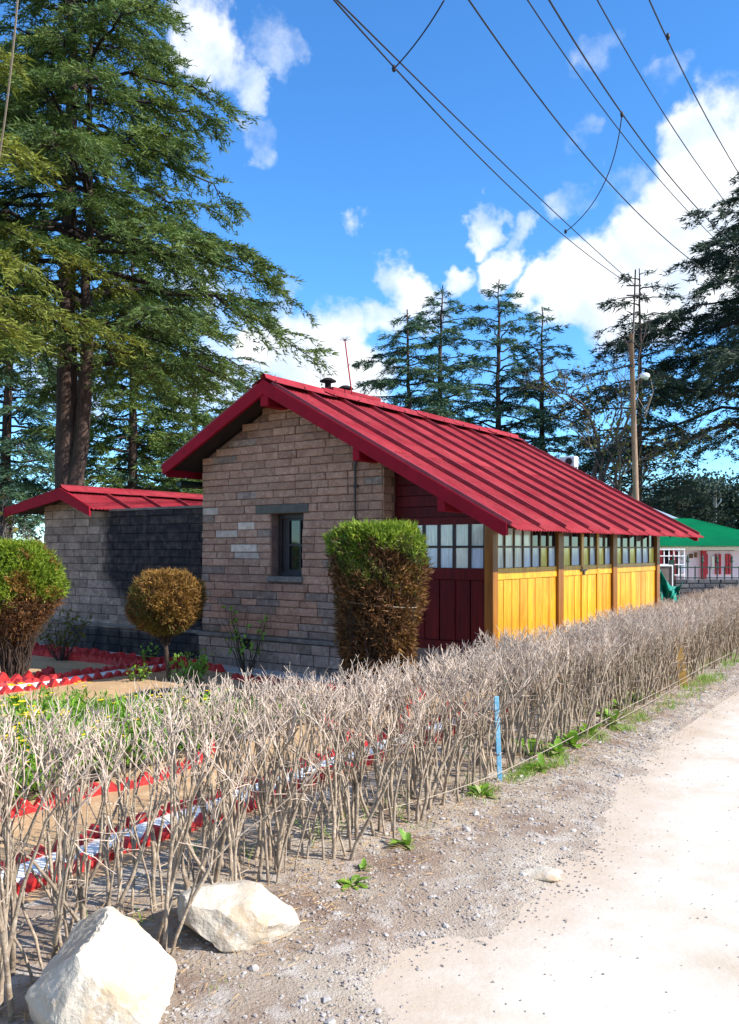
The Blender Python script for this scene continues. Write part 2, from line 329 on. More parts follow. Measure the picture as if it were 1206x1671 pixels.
def leaves(pos, d, L, W, rng, up=.6):
    """four-cornered leaves, slightly folded"""
    d = d / (np.linalg.norm(d, axis=1)[:, None] + 1e-9); r = rng.normal(size=pos.shape) * (1 - up) + np.array([0, 0, up])
    s = np.cross(d, r); s /= np.linalg.norm(s, axis=1)[:, None] + 1e-9; n = np.cross(s, d)
    L = np.broadcast_to(L, (len(pos),))[:, None]; W = np.broadcast_to(W, (len(pos),))[:, None]
    m = pos + d * L * .5 - n * L * .06
    V = np.stack([pos, m - s * W / 2 + n * L * .1, pos + d * L, m + s * W / 2 + n * L * .1], 1).reshape(-1, 3)
    b = np.arange(len(pos))[:, None] * 4
    return V, np.concatenate([b + np.array([[0, 1, 2]]), b + np.array([[0, 2, 3]])])
def fbm2(x, y, seed=0, oct=5, f=1.0):
    """cheap smooth pseudo-noise by summed sines"""
    r = np.random.default_rng(seed); z = 0 * x; a = 1.0
    for o in range(oct):
        for k in range(3):
            th = r.uniform(0, 6.28); ph = r.uniform(0, 6.28); q = f * r.uniform(.8, 1.3)
            z = z + a / 3 * np.sin(q * (x * math.cos(th) + y * math.sin(th)) * 6.28 + ph)
        a *= .55; f *= 2.03
    return z

# ------------------------------------------------------------------ ground, road, verge, garden
SH = Vector((.557, .8305)); NH = Vector((-.8305, .557)); H0 = Vector((.963, 6.21))      # hedge line: direction, side of the garden, a point
def hp(s, o, z=0.0): q = H0 + SH * s + NH * o; return Vector((q.x, q.y, z))              # s along hedge, o towards the garden
def hs(p): q = Vector((p.x, p.y)) - H0; return q.dot(SH), q.dot(NH)
g = MB().add([(-400, -60, -.06), (400, -60, -.06), (400, 900, -.06), (-400, 900, -.06)], [(0, 1, 2, 3)]).build('ground', M_ground)
tag(g, 'brown earth ground stretching to the trees', 'ground', kind='structure')
edge_px = [(1206,1118),(1150,1152),(1100,1188),(1055,1225),(1020,1262),(985,1330),(940,1395),(880,1455),(790,1508),(640,1562),(592,1600),(600,1640),(640,1671)]
e_so = sorted([hs(G(x, y)) for x, y in edge_px])
e_so = [(-9, e_so[0][1] - 1.2), (-5.2, e_so[0][1] - .45)] + e_so + [(e_so[-1][0] + 6, e_so[-1][1] - .1), (40, e_so[-1][1] - .3)]
ES = np.array([q[0] for q in e_so]); EO = np.array([q[1] for q in e_so])
def grid(s, o, zf):
    S, O = np.meshgrid(s, o, indexing='ij'); Z = zf(S, O)
    V = np.stack([H0.x + SH.x * S + NH.x * O, H0.y + SH.y * S + NH.y * O, Z], -1).reshape(-1, 3)
    n, m = S.shape; i = np.arange(n - 1)[:, None] * m + np.arange(m - 1)[None, :]
    Q = np.stack([i, i + m, i + m + 1, i + 1], -1).reshape(-1, 4); return V, Q
def edge_attr(me, V):
    """signed distance to the worn road edge, stored per vertex (dust and washed-out soil gather there)"""
    d = np.asarray(V)[:, :2] - np.array([H0.x, H0.y]); S = d @ np.array(SH[:]); O = d @ np.array(NH[:])
    a = me.attributes.new('edge', 'FLOAT', 'POINT'); a.data.foreach_set('value', (np.interp(S, ES, EO) - O).astype(np.float32)); return me
def dusty_edge(m, reach, colour, amount):
    nt = m.node_tree; N = nt.nodes; L = nt.links; b = N['Principled BSDF']; src = b.inputs['Base Color'].links[0].from_socket
    at_ = N.new('ShaderNodeAttribute'); at_.attribute_name = 'edge'; tc = N.new('ShaderNodeTexCoord')
    n = N.new('ShaderNodeTexNoise'); n.inputs['Scale'].default_value = 2.6; n.inputs['Detail'].default_value = 10; n.inputs['Roughness'].default_value = .7; L.new(tc.outputs['Object'], n.inputs['Vector'])
    mr = N.new('ShaderNodeMapRange'); mr.inputs['From Min'].default_value = 0; mr.inputs['From Max'].default_value = reach; mr.inputs['To Min'].default_value = .62; mr.inputs['To Max'].default_value = -.25; L.new(at_.outputs['Fac'], mr.inputs['Value'])
    ad = N.new('ShaderNodeMath'); ad.operation = 'ADD'; L.new(mr.outputs[0], ad.inputs[0]); L.new(n.outputs['Fac'], ad.inputs[1])
    m2 = N.new('ShaderNodeMapRange'); m2.inputs['From Min'].default_value = .42; m2.inputs['From Max'].default_value = .95; m2.inputs['To Max'].default_value = amount; L.new(ad.outputs[0], m2.inputs['Value'])
    mx = N.new('ShaderNodeMixRGB'); L.new(m2.outputs[0], mx.inputs[0]); L.new(src, mx.inputs[1]); mx.inputs[2].default_value = colour; L.new(mx.outputs[0], b.inputs['Base Color'])
dusty_edge(M_road, .75, (.40, .29, .20, 1), .62)
dusty_edge(M_verge, -.3, (.55, .47, .38, 1), .3)
V, Q = grid(np.concatenate([np.arange(-9, 14, .1), np.arange(14, 60, 1)]), np.arange(-9, -.5, .1), lambda s, o: .006 + .004 * fbm2(s, o, 3, 2, .3))
tag(link('road', edge_attr(np_mesh('road', V, Q[:, ::-1], True), V), M_road), 'sun-bleached pale concrete road on the right', 'road', kind='structure')
def verge_z(S, O):
    e = np.interp(S, ES, EO) + .045 * fbm2(S, O, 7, 3, .9) + .05 * fbm2(S, O, 8, 5, 4.0)
    d = np.clip((e - O) / .22, -1, 3)                               # >0 beyond the road edge
    z = .009 - .022 * d + .008 * fbm2(S, O, 5, 5, 2.0)
    z = np.where(O > .1, z + .004, z); return np.clip(z, -.05, .05)
V, Q = grid(np.arange(-8, 22, .06), np.arange(-4.6, .95, .06), verge_z)
tag(link('verge', edge_attr(np_mesh('verge', V, Q[:, ::-1], True), V), M_verge), 'gravelly brown verge between road and hedge', 'verge', kind='structure')
V, Q = grid(np.arange(-9, 22, .12), np.arange(.90, 13, .12), lambda s, o: .012 + .012 * fbm2(s, o, 9, 4, .8))
tag(link('garden_ground', np_mesh('garden_ground', V, Q[:, ::-1], True), M_sand), 'raked sandy soil of the cottage garden', 'soil', kind='structure')

# ------------------------------------------------------------------ cottage
TH = math.radians(36)
HO = Vector((-2.48, 12.72, 0)); E1 = Vector((math.cos(TH), -math.sin(TH), 0)); E2 = Vector((math.sin(TH), math.cos(TH), 0))
def hw(a, b, z=0): return HO + E1 * a + E2 * b + Vector((0, 0, z))
# local frame of the house: x = a (along gable, to the right), y = b (away from viewer), z up
house = empty('stone_cottage', HO, 'stone cottage with red corrugated tin roof and yellow timber porch', 'house', rz=-TH)
GW, RA, RZ, SL, SLL = 3.27, 1.62, 3.975, .548, .505            # gable width, ridge position, ridge height, roof slope
AE, AL, B0, B1 = 5.2, -.38, -.40, 7.05            # eaves right/left, roof front/back
PA, PB, WB = 4.68, .25, 6.48                      # porch wall line, porch front, back of walls
def roof_z(a): return RZ - (SL if a > RA else SLL) * abs(a - RA)
def course_blocks(parent, a0, a1, z0, z1, front, ch, lmin, lmax, rng, topf, holes, matf, depth=.07):
    z = z0; k = 0
    while z < z1 - .03:
        h = ch * rng.uniform(.9, 1.12); a = a0 - rng.uniform(0, .12) * 0
        first = True
        while a < a1 - .02:
            l = rng.uniform(lmin, lmax) * (.55 if (first and k % 2) else 1); first = False
            b = min(a + l, a1)
            if a1 - b < .1: b = a1
            lo, hi = a, b
            skip = False
            for (ha0, ha1, hz0, hz1) in holes:
                if z + h > hz0 + .02 and z < hz1 - .02:
                    if lo >= ha0 - .01 and hi <= ha1 + .01: skip = True
                    elif lo < ha0 < hi: hi = ha0
                    elif lo < ha1 < hi: lo = ha1
            if not skip and min(topf(lo), topf(hi)) > z + h * .45 and hi - lo > .03:
                g = .0035; pr = rng.uniform(-.006, .013)
                zt = min(z + h - g, max(topf((lo + hi) / 2), z + .04))
                mb = MB(); x0, x1, y0, y1 = lo + g, hi - g, front - pr, front + depth
                j = lambda: rng.uniform(-.006, .006); c = .009
                # front face inset for worn arrises
                mb.add([(x0, y1, z + g), (x1, y1, z + g), (x1, y1, zt), (x0, y1, zt),
                        (x0, y0 + c, z + g), (x1, y0 + c, z + g), (x1, y0 + c, zt), (x0, y0 + c, zt),
                        (x0 + c + j(), y0 + j(), z + g + c), (x1 - c + j(), y0 + j(), z + g + c), (x1 - c + j(), y0 + j(), zt - c), (x0 + c + j(), y0 + j(), zt - c)],
                       [(0, 4, 5, 1), (1, 5, 6, 2), (2, 6, 7, 3), (3, 7, 4, 0), (4, 8, 9, 5), (5, 9, 10, 6), (6, 10, 11, 7), (7, 11, 8, 4), (8, 11, 10, 9)])
                mb.build('stone', matf((lo + hi) / 2, z + h / 2), parent)
            a = b
        z += h; k += 1
def build_cottage():
    rng = random.Random(4)
    # stone body: core (mortar) with the gable profile, extruded back
    core = [(0.0, 0), (GW, 0), (GW, roof_z(GW) - .14), (RA, RZ - .16), (0.0, roof_z(0) - .14)]
    wx0, wx1, wz0, wz1 = 1.365, 1.935, 1.275, 2.195
    mb = MB()
    # gable front built as a frame of pieces around the window opening
    mb.prism([(0, 0), (GW, 0), (GW, wz0), (0, wz0)], 'y', .03, .40)
    mb.prism([(0, wz0 + .001), (wx0, wz0 + .001), (wx0, wz1), (0, wz1)], 'y', .03, .40)
    mb.prism([(wx1, wz0 + .001), (GW, wz0 + .001), (GW, wz1), (wx1, wz1)], 'y', .03, .40)
    mb.prism([(0, wz1 + .001), (GW, wz1 + .001), (GW, roof_z(GW) - .14), (RA, RZ - .16), (0, roof_z(0) - .14)], 'y', .03, .40)
    wall = mb.build('gable_wall', M_mortar, house)
    def mt(a, z):
        if z < .47: return M_stone_m
        if .15 < a < .9 and 1.2 < z < 2.5 and rng.random() < .28: return M_pale
        if z < 1.15 and rng.random() < .35: return M_stone_m
        return M_stone if rng.random() < .95 else M_stone_m
    course_blocks(wall, 0, GW, .50, 4.0, 0.0, .106, .24, .56, rng, lambda a: roof_z(a) - .10, [(wx0, wx1, wz0, wz1)], mt)
    course_blocks(wall, -.02, GW + .02, .0, .44, -.05, .14, .22, .44, rng, lambda a: 9, [(.86, 1.02, .28, .43)], mt, .1)
    MB().box((-.03, -.075, .44), (GW + .04, .03, .495)).build('ledge', M_ledge, house, bevel=.01)
    MB().box((.86, -.01, .285), (1.02, .028, .425)).build('air_vent', M_black, house)
    # side (right return), back and left walls
    MB().box((GW - .36, .401, 0), (GW, WB, roof_z(GW) - .15)).build('side_wall', M_mortar, house)
    MB().box((0.0, .401, 0), (.36, WB, roof_z(0) - .15)).build('side_wall', M_mortar, house)
    MB().prism([(.361, 0), (GW - .361, 0), (GW - .361, roof_z(GW - .36) - .16), (RA, RZ - .17), (.361, roof_z(.36) - .16)], 'y', WB - .3, WB).build('back_wall', M_mortar, house)
    for k in range(26):                                           # quoins on the return face
        z = .5 + k * .106; MB().box((GW - .002, .01, z + .006), (GW + .012, .24 - .06 * (k % 2), z + .102)).build('stone', M_stone, wall) if z < 2.85 else None
    # gable window
    win = MB()
    d = .16
    win.box((wx0, d, wz0 + .06), (wx0 + .06, d + .06, wz1)).box((wx1 - .06, d, wz0 + .06), (wx1, d + .06, wz1)).box((wx0 + .06, d, wz1 - .06), (wx1 - .06, d + .06, wz1)).box((wx0 + .06, d, wz0 + .06), (wx1 - .06, d + .06, wz0 + .12))
    w = win.build('window', M_winfr, house, bevel=.004)
    s = MB(); x0, x1, z0, z1 = wx0 + .06, wx1 - .06, wz0 + .12, wz1 - .06; xm = x0 + .12
    s.box((x0, d + .03, z0), (xm, d + .05, z1))
    for zz in (z0, z0 + (z1 - z0) * .48, z1 - .03): s.box((xm, d + .028, zz), (x1, d + .048, zz + .03))
    s.box((x1 - .14, d + .03, z0), (x1 - .12, d + .052, z1)).build('casement', M_winfr, w)
    MB().box((xm, d + .055, z0), (x1, d + .06, (z0 + z1) / 2)).build('pane', M_pd, w)
    MB().box((xm, d + .055, (z0 + z1) / 2 + .002), (x1, d + .06, z1)).build('pane', M_pd, w)
    MB().box((wx0 - .05, -.03, wz0 - .02), (wx1 + .02, .16, wz0 + .058)).build('window_sill', M_ledge, house, bevel=.01)
    MB().box((wx0 - .27, -.022, wz1 + .004), (wx1 + .13, .03, wz1 + .125)).build('lintel', M_slate, house, bevel=.01)
    # wall conduit
    MB().tube([(2.86, -.03, 1.2), (2.86, -.03, 2.78), (2.87, -.03, 2.83), (2.93, -.03, 2.85), (3.3, -.03, 2.85)], .017, 7).build('drain_pipe', M_iron, house, True)
    for z in (1.6, 2.05, 2.5): MB().box((2.83, -.035, z), (2.89, -.002, z + .03)).build('pipe_clip', M_iron, house)
    # ---------------- porch: maroon front, yellow long side
    MB().box((GW + .02, PB + .06, 0), (PA - .06, WB - .05, .47)).build('plinth', M_ledge, house)
    MB().box((PA - .059, PB + .02, 0), (PA + .015, WB, .47)).build('plinth', M_ledge, house)
    MB().box((GW + .02, PB + .0, 0), (PA - .06, PB + .059, .47)).build('plinth', M_ledge, house)
    zb, zr0, zr1, zt, zm = .52, 1.335, 1.475, 2.01, 1.735
    # maroon front wall
    fx0, fx1 = GW + .013, PA - .09
    fw = MB().box((fx0, PB, zr0), (fx1, PB + .05, zr1)).build('porch_front', M_maroon, house, bevel=.004)
    MB().box((fx0, PB, .47), (fx1, PB + .05, zb + .06)).build('rail', M_maroon, fw, bevel=.004); MB().box((fx0, PB, zt), (fx1, PB + .05, zt + .09)).build('rail', M_maroon, fw, bevel=.004)
    n = 6
    for i in range(n):
        xa, xb = fx0 + (fx1 - fx0) * i / n, fx0 + (fx1 - fx0) * (i + 1) / n
        MB().box((xa + .008, PB + .022, zb + .061), (xb - .008, PB + .045, zr0 - .002)).build('plank', M_maroon, fw, bevel=.006)
        MB().box((xa - .01, PB + .008, zb + .061), (xa + .009, PB + .04, zr0 - .002)).build('plank', M_maroon, fw) if i % 2 == 0 else None
    for i in range(5):
        za = zt + .091 + i * .14
        amax = RA + (RZ - .12 - za - .13) / SL
        if amax > fx0 + .1: MB().box((fx0, PB + .01, za), (min(fx1, amax), PB + .04, za + .135)).build('gable_board', M_maroon, fw, bevel=.004)
    wn = MB(); nc = 6; cw = (fx1 - fx0) / nc
    for i in range(nc + 1):
        x = fx0 + cw * i; t = .02 if 0 < i < nc else .03
        wn.box((max(fx0, x - t), PB + .004, zr1), (min(fx1, x + t), PB + .046, zt))
    wn.box((fx0, PB + .007, zm - .014), (fx1, PB + .043, zm + .014))
    w = wn.build('window', M_muntd, house)
    for i in range(nc):
        for r, (za, zc) in enumerate(((zr1, zm), (zm, zt))):
            MB().box((fx0 + cw * i + .002, PB + .02, za + .003), (fx0 + cw * (i + 1) - .002, PB + .026, zc - .003)).build('pane', (M_pw, M_pb)[rng.random() < .35 and r == 0], w)
    # corner post and yellow long wall (outer face at a = PA)
    MB().box((PA - .089, PB - .03, .47), (PA + .03, PB + .10, 2.22)).build('corner_post', M_ypost, house, bevel=.008)
    MB().box((PA - .07, WB - .14, .47), (PA + .03, WB + .02, 2.22)).build('corner_post', M_ypost, house, bevel=.008)
    posts = [(2.12, 2.30), (4.20, 4.38)]
    for b0, b1 in posts: MB().box((PA - .07, b0, .47), (PA + .028, b1, 2.22)).build('post', M_ypost, house, bevel=.008)
    MB().box((PA - .068, PB + .1, 2.02), (PA - .005, WB - .14, 2.20)).build('wall_plate', M_ypost, house)
    def bay(kind, b0, b1, upper, lower, nplank):
        p = MB().box((PA - .05, b0, zr0), (PA, b1, zr1)).build(kind, M_yellow, house, bevel=.004)
        MB().box((PA - .05, b0, .47), (PA - .002, b1, zb + .05)).build('bottom_rail', M_yellow, p, bevel=.004)
        bw = (b1 - b0) / nplank
        for i in range(nplank):
            y0 = b0 + bw * i; pr = rng.uniform(-.003, .003)
            MB().box((PA - .04, y0 + .006, zb + .051), (PA - .012 + pr, y0 + bw - .006, zr0 - .002)).build('plank', M_yellow, p, bevel=.005)
            if i: MB().box((PA - .04, y0 - .005, zb + .051), (PA - .03, y0 + .005, zr0 - .002)).build('groove', M_ypost, p)
        nc = len(lower); cw = (b1 - b0) / nc; wn = MB()
        for i in range(nc + 1):
            y = b0 + cw * i; t = .013 if 0 < i < nc else .024
            wn.box((PA - .045, max(b0, y - t), zr1 + .001), (PA - .006, min(b1, y + t), 2.02))
        wn.box((PA - .04, b0, zm - .012), (PA - .009, b1, zm + .012))
        w = wn.build('window', M_muntin, p if False else house)
        K = {'w': M_pw, 'y': M_py, 'b': M_pb, 'd': M_pd, 'g': M_pg}
        for i in range(nc):
            for row, za, zc in ((lower, zr1, zm), (upper, zm, 2.02)):
                MB().box((PA - .03, b0 + cw * i + .002, za + .003), (PA - .025, b0 + cw * (i + 1) - .002, zc - .003)).build('pane', K[row[i]], w)
        return p
    bay('wall_panel', PB + .10, 2.12, 'wwwwddd', 'wwwbbyb', 8)
    bay('wall_panel', 2.30, 2.98, 'gd', 'yb', 3)
    MB().box((PA - .055, 2.98, .5), (PA + .008, 3.06, 2.02)).build('door_stile', M_yellow, house, bevel=.004)
    dr = bay('door', 3.06, 3.58, 'dg', 'yb', 3)
    MB().box((PA - .055, 3.58, .5), (PA + .008, 3.66, 2.02)).build('door_stile', M_yellow, house, bevel=.004)
    bay('door', 3.66, 4.20, 'gd', 'yb', 3)
    bay('wall_panel', 4.38, WB - .14, 'gddgdd', 'ybybby', 8)
    l = MB().box((PA + .001, 2.93, 1.395), (PA + .022, 3.16, 1.415)).box((PA + .002, 3.0, 1.34), (PA + .03, 3.05, 1.40)).tube([(PA + .015, 2.95, 1.40), (PA + .03, 2.95, 1.44), (PA + .015, 2.95, 1.46)], .007, 5)
    l.build('latch', M_iron, dr)
    # ---------------- roof
    th = .02
    deckR = MB().prism([(RA, RZ - .065), (AE - .04, roof_z(AE - .04) - .065), (AE - .04, roof_z(AE - .04) - .10), (RA, RZ - .10), (AL + .03, roof_z(AL + .03) - .10), (AL + .03, roof_z(AL + .03) - .065)], 'y', B0 + .04, B1 - .04)
    roof = deckR.build('roof', M_under, house)
    cosR = 1 / math.sqrt(1 + SL * SL); cosL = 1 / math.sqrt(1 + SLL * SLL)
    spacing = .742; nsh = 10
    def sheet(width, length, seed):
        """corrugated sheet: x = across, y = down the slope"""
        r = np.random.default_rng(seed); nx = int(width / .0095); xs = np.linspace(0, width, nx + 1); ys = np.linspace(0, length, 5)
        X, Y = np.meshgrid(xs, ys, indexing='ij'); Z = .009 * np.cos(X * 2 * math.pi / .076) + .0012 * np.sin(Y * 2.1 + seed) + .003 * np.sin(X * 7 + seed * 2)
        V = np.stack([X, Y, Z], -1).reshape(-1, 3); i = np.arange(nx)[:, None] * 5 + np.arange(4)[None, :]
        Q = np.stack([i, i + 5, i + 6, i + 1], -1).reshape(-1, 4)
        # thickness: lower copy
        n0 = len(V); V2 = V - np.array([0, 0, .003]); Qb = (Q + n0)[:, ::-1]
        ed = np.arange(nx) * 5 + 4; Qe = np.stack([ed, ed + 5, ed + 5 + n0, ed + n0], -1)
        return np_mesh('roof_sheet', np.concatenate([V, V2]), np.concatenate([Q, Qb, Qe]), True)
    LR = (AE - RA) / cosR; LL = (RA - AL) / cosL
    meshes = {(s, v): sheet(spacing + .02, (LR if s else LL) * .53, v + 3 * s) for s in (0, 1) for v in range(3)}
    bstart = B0 - .005
    for side in (1, 0):
        Ln = LR if side else LL; sg = 1 if side else -1; cosr = cosR if side else cosL; sinr = (SL if side else SLL) * cosr
        for row in (1, 0):
            d0 = Ln * (.50 if row else 0.0) ; off = .008 if row else .013
            for i in range(nsh):
                b = bstart + i * spacing
                me = meshes[(side, (i * 2 + row) % 3)]
                o = link('roof_sheet', me, M_roof, roof)
                # basis: X across (b), Y down slope, Z normal
                yv = Vector((sg * cosr, 0, -sinr)); xv = Vector((0, 1, 0)); zv = Vector((sg * sinr, 0, cosr))
                if side: xv2 = Vector((0, 1, 0))
                m = Matrix(((xv.x, yv.x, zv.x, 0), (xv.y, yv.y, zv.y, 0), (xv.z, yv.z, zv.z, 0), (0, 0, 0, 1)))
                pos = Vector((RA, b, RZ - .06)) + yv * d0 + zv * (off + .015 + .002 * (i % 2))
                m.translation = pos; o.matrix_local = m
    # battens over the sheet joints
    for side in (1, 0):
        Ln = LR if side else LL; sg = 1 if side else -1; cosr = cosR if side else cosL; sinr = (SL if side else SLL) * cosr
        for i in range(nsh + 1):
            b = bstart + i * spacing + (.02 if i == 0 else 0) - (.04 if i == nsh else 0)
            y0 = Vector((RA, b, RZ - .06)); yv = Vector((sg * cosr, 0, -sinr)); zv = Vector((sg * sinr, 0, cosr))
            w = .019; mb = MB(); vs = []
            for t, hgt in ((.12, .052), (Ln + .035, .045)):
                c = y0 + yv * t
                for bx, zz in ((-w, .028), (-w * .8, .03 + hgt), (w * .8, .03 + hgt), (w, .028)): vs.append(c + Vector((0, bx, 0)) + zv * zz)
            mb.add(vs, [(0, 1, 5, 4), (1, 2, 6, 5), (2, 3, 7, 6), (3, 0, 4, 7), (3, 2, 1, 0), (4, 5, 6, 7)])
            mb.build('batten', M_batten, roof)
            if side: MB().box((AE - .03, b - .03, roof_z(AE) - .11), (AE - .005, b + .005, roof_z(AE) - .035)).build('batten_clip', M_black, roof)
    # ridge caps
    ncap = 6; cl = (B1 - B0) / ncap
    for i in range(ncap):
        b0 = B0 - .02 + i * cl; b1 = b0 + cl + .08; mb = MB(); vs = []; z0 = RZ + .045; k = .006 * (i % 2); wv = .24 + rng.uniform(-.02, .03)
        for b, dz in ((b0, .012 + k), (b1, k)):
            for a, dd in ((-wv, wv * SL), (-.05, .045), (-.025, -.01), (0, -.02), (.025, -.01), (.05, .045), (wv, wv * SL)): vs.append((RA + a, b, z0 - dd + dz))
        mb.add(vs, [(j, j + 1, j + 8, j + 7) for j in range(6)]).build('ridge_cap', M_roof, roof, True)
        for b in (b0 + .03, b0 + cl * .5):
            for sg in (-1, 1):
                MB().box((RA + sg * .2 - .012, b, z0 - .2 * SL + .005), (RA + sg * .2 + .012, b + .03, z0 - .2 * SL + .03)).build('ridge_bolt', M_batten, roof)
    # bargeboards (front and back), with stepped purlin ends
    for b0, b1 in ((B0 - .025, B0 + .02), (B1 - .02, B1 + .025)):
        MB().prism([(RA, RZ - .01), (AE + .01, roof_z(AE + .01) - .02), (AE + .01, roof_z(AE + .01) - .15), (AE - .04, roof_z(AE - .04) - .18), (RA, RZ - .20)], 'y', b0, b1).build('bargeboard', M_barge, house)
        MB().prism([(RA - .001, RZ - .01), (RA - .001, RZ - .20), (AL + .03, roof_z(AL) - .155), (AL - .01, roof_z(AL - .01) - .14), (AL - .01, roof_z(AL) - .02)], 'y', b0 - .002, b1 + .002).build('bargeboard', M_barge, house)
    for a, w, drop in ((RA, .07, .36), (3.15, .05, .34), (4.37, .05, .33)):
        MB().box((a - w, B0 - .006, roof_z(a) - drop), (a + w, .2 if a < 3.2 else PB + .1, roof_z(a) - .12)).build('purlin', M_barge, house, bevel=.01)
    MB().tube([(-.12, B0 + .05, 2.66), (-.12, B1 - .1, 2.66)], .055, 10).build('eave_beam', M_greenp, house, True)
    MB().box((AL + .0, B0 + .03, roof_z(AL) - .19), (AL + .03, B1 - .03, roof_z(AL) - .05)).build('fascia', M_barge, house)
    # chimney with cowls behind the ridge
    ch = MB().box((.95, 1.35, 3.2), (1.40, 2.5, 4.09)).build('chimney', M_stone_m, house)
    MB().box((.90, 1.30, 4.09), (1.45, 2.55, 4.16)).build('chimney_cap', M_roof, ch, bevel=.015)
    for b, h in ((1.48, .05), (1.92, .0)):
        MB().lathe((1.2, b, 4.16), [(.05, 0), (.05, .07 + h), (.13, .075 + h), (.13, .09 + h), (.06, .13 + h), (0, .14 + h)]).build('chimney_cowl', M_black, ch, True)
build_cottage()

# television aerial on the ridge
a_top = P(563, 556, 13.15); a_bot = P(577, 652, 13.1)
aer = empty('roof_aerial', a_bot, 'thin tilted red aerial mast with spiked tip on the ridge', 'aerial')
dv = a_top - a_bot
MB().tube([(0, 0, -.12), dv], [.013, .011], 6).build('mast', M_barge, aer)
for k in range(7):
    t = -1.2 + k * .4; MB().tube([dv, dv + Vector((math.sin(t) * .10, .04 * math.cos(k * 2), math.cos(t) * .07 + .01))], [.005, .003], 4).build('spike', M_cable, aer)

# white air-conditioner unit on a stand behind the cottage
def aircon():
    c = hw(2.42, 7.75); r = empty('air_conditioner', c, 'white air conditioner unit on a stand showing behind the red roof', 'air conditioner', rz=-TH)
    z = 3.38; MB().box((-.11, -.10, z), (.22, .10, z + .22)).build('casing', M_wpaint, r, bevel=.02)
    MB().lathe((0, 0, 0), [(.0, 0), (.075, 0), (.075, .01)], 16).build('fan_grille', M_iron, r).matrix_local = Matrix.Translation((.10, -.112, z + .11)) @ Matrix.Rotation(math.radians(90), 4, 'X')
    for x in (-.08, .19):
        for y in (-.07, .07): MB().box((x - .02, y - .02, 0), (x + .02, y + .02, z)).build('leg', M_galv, r)
aircon()

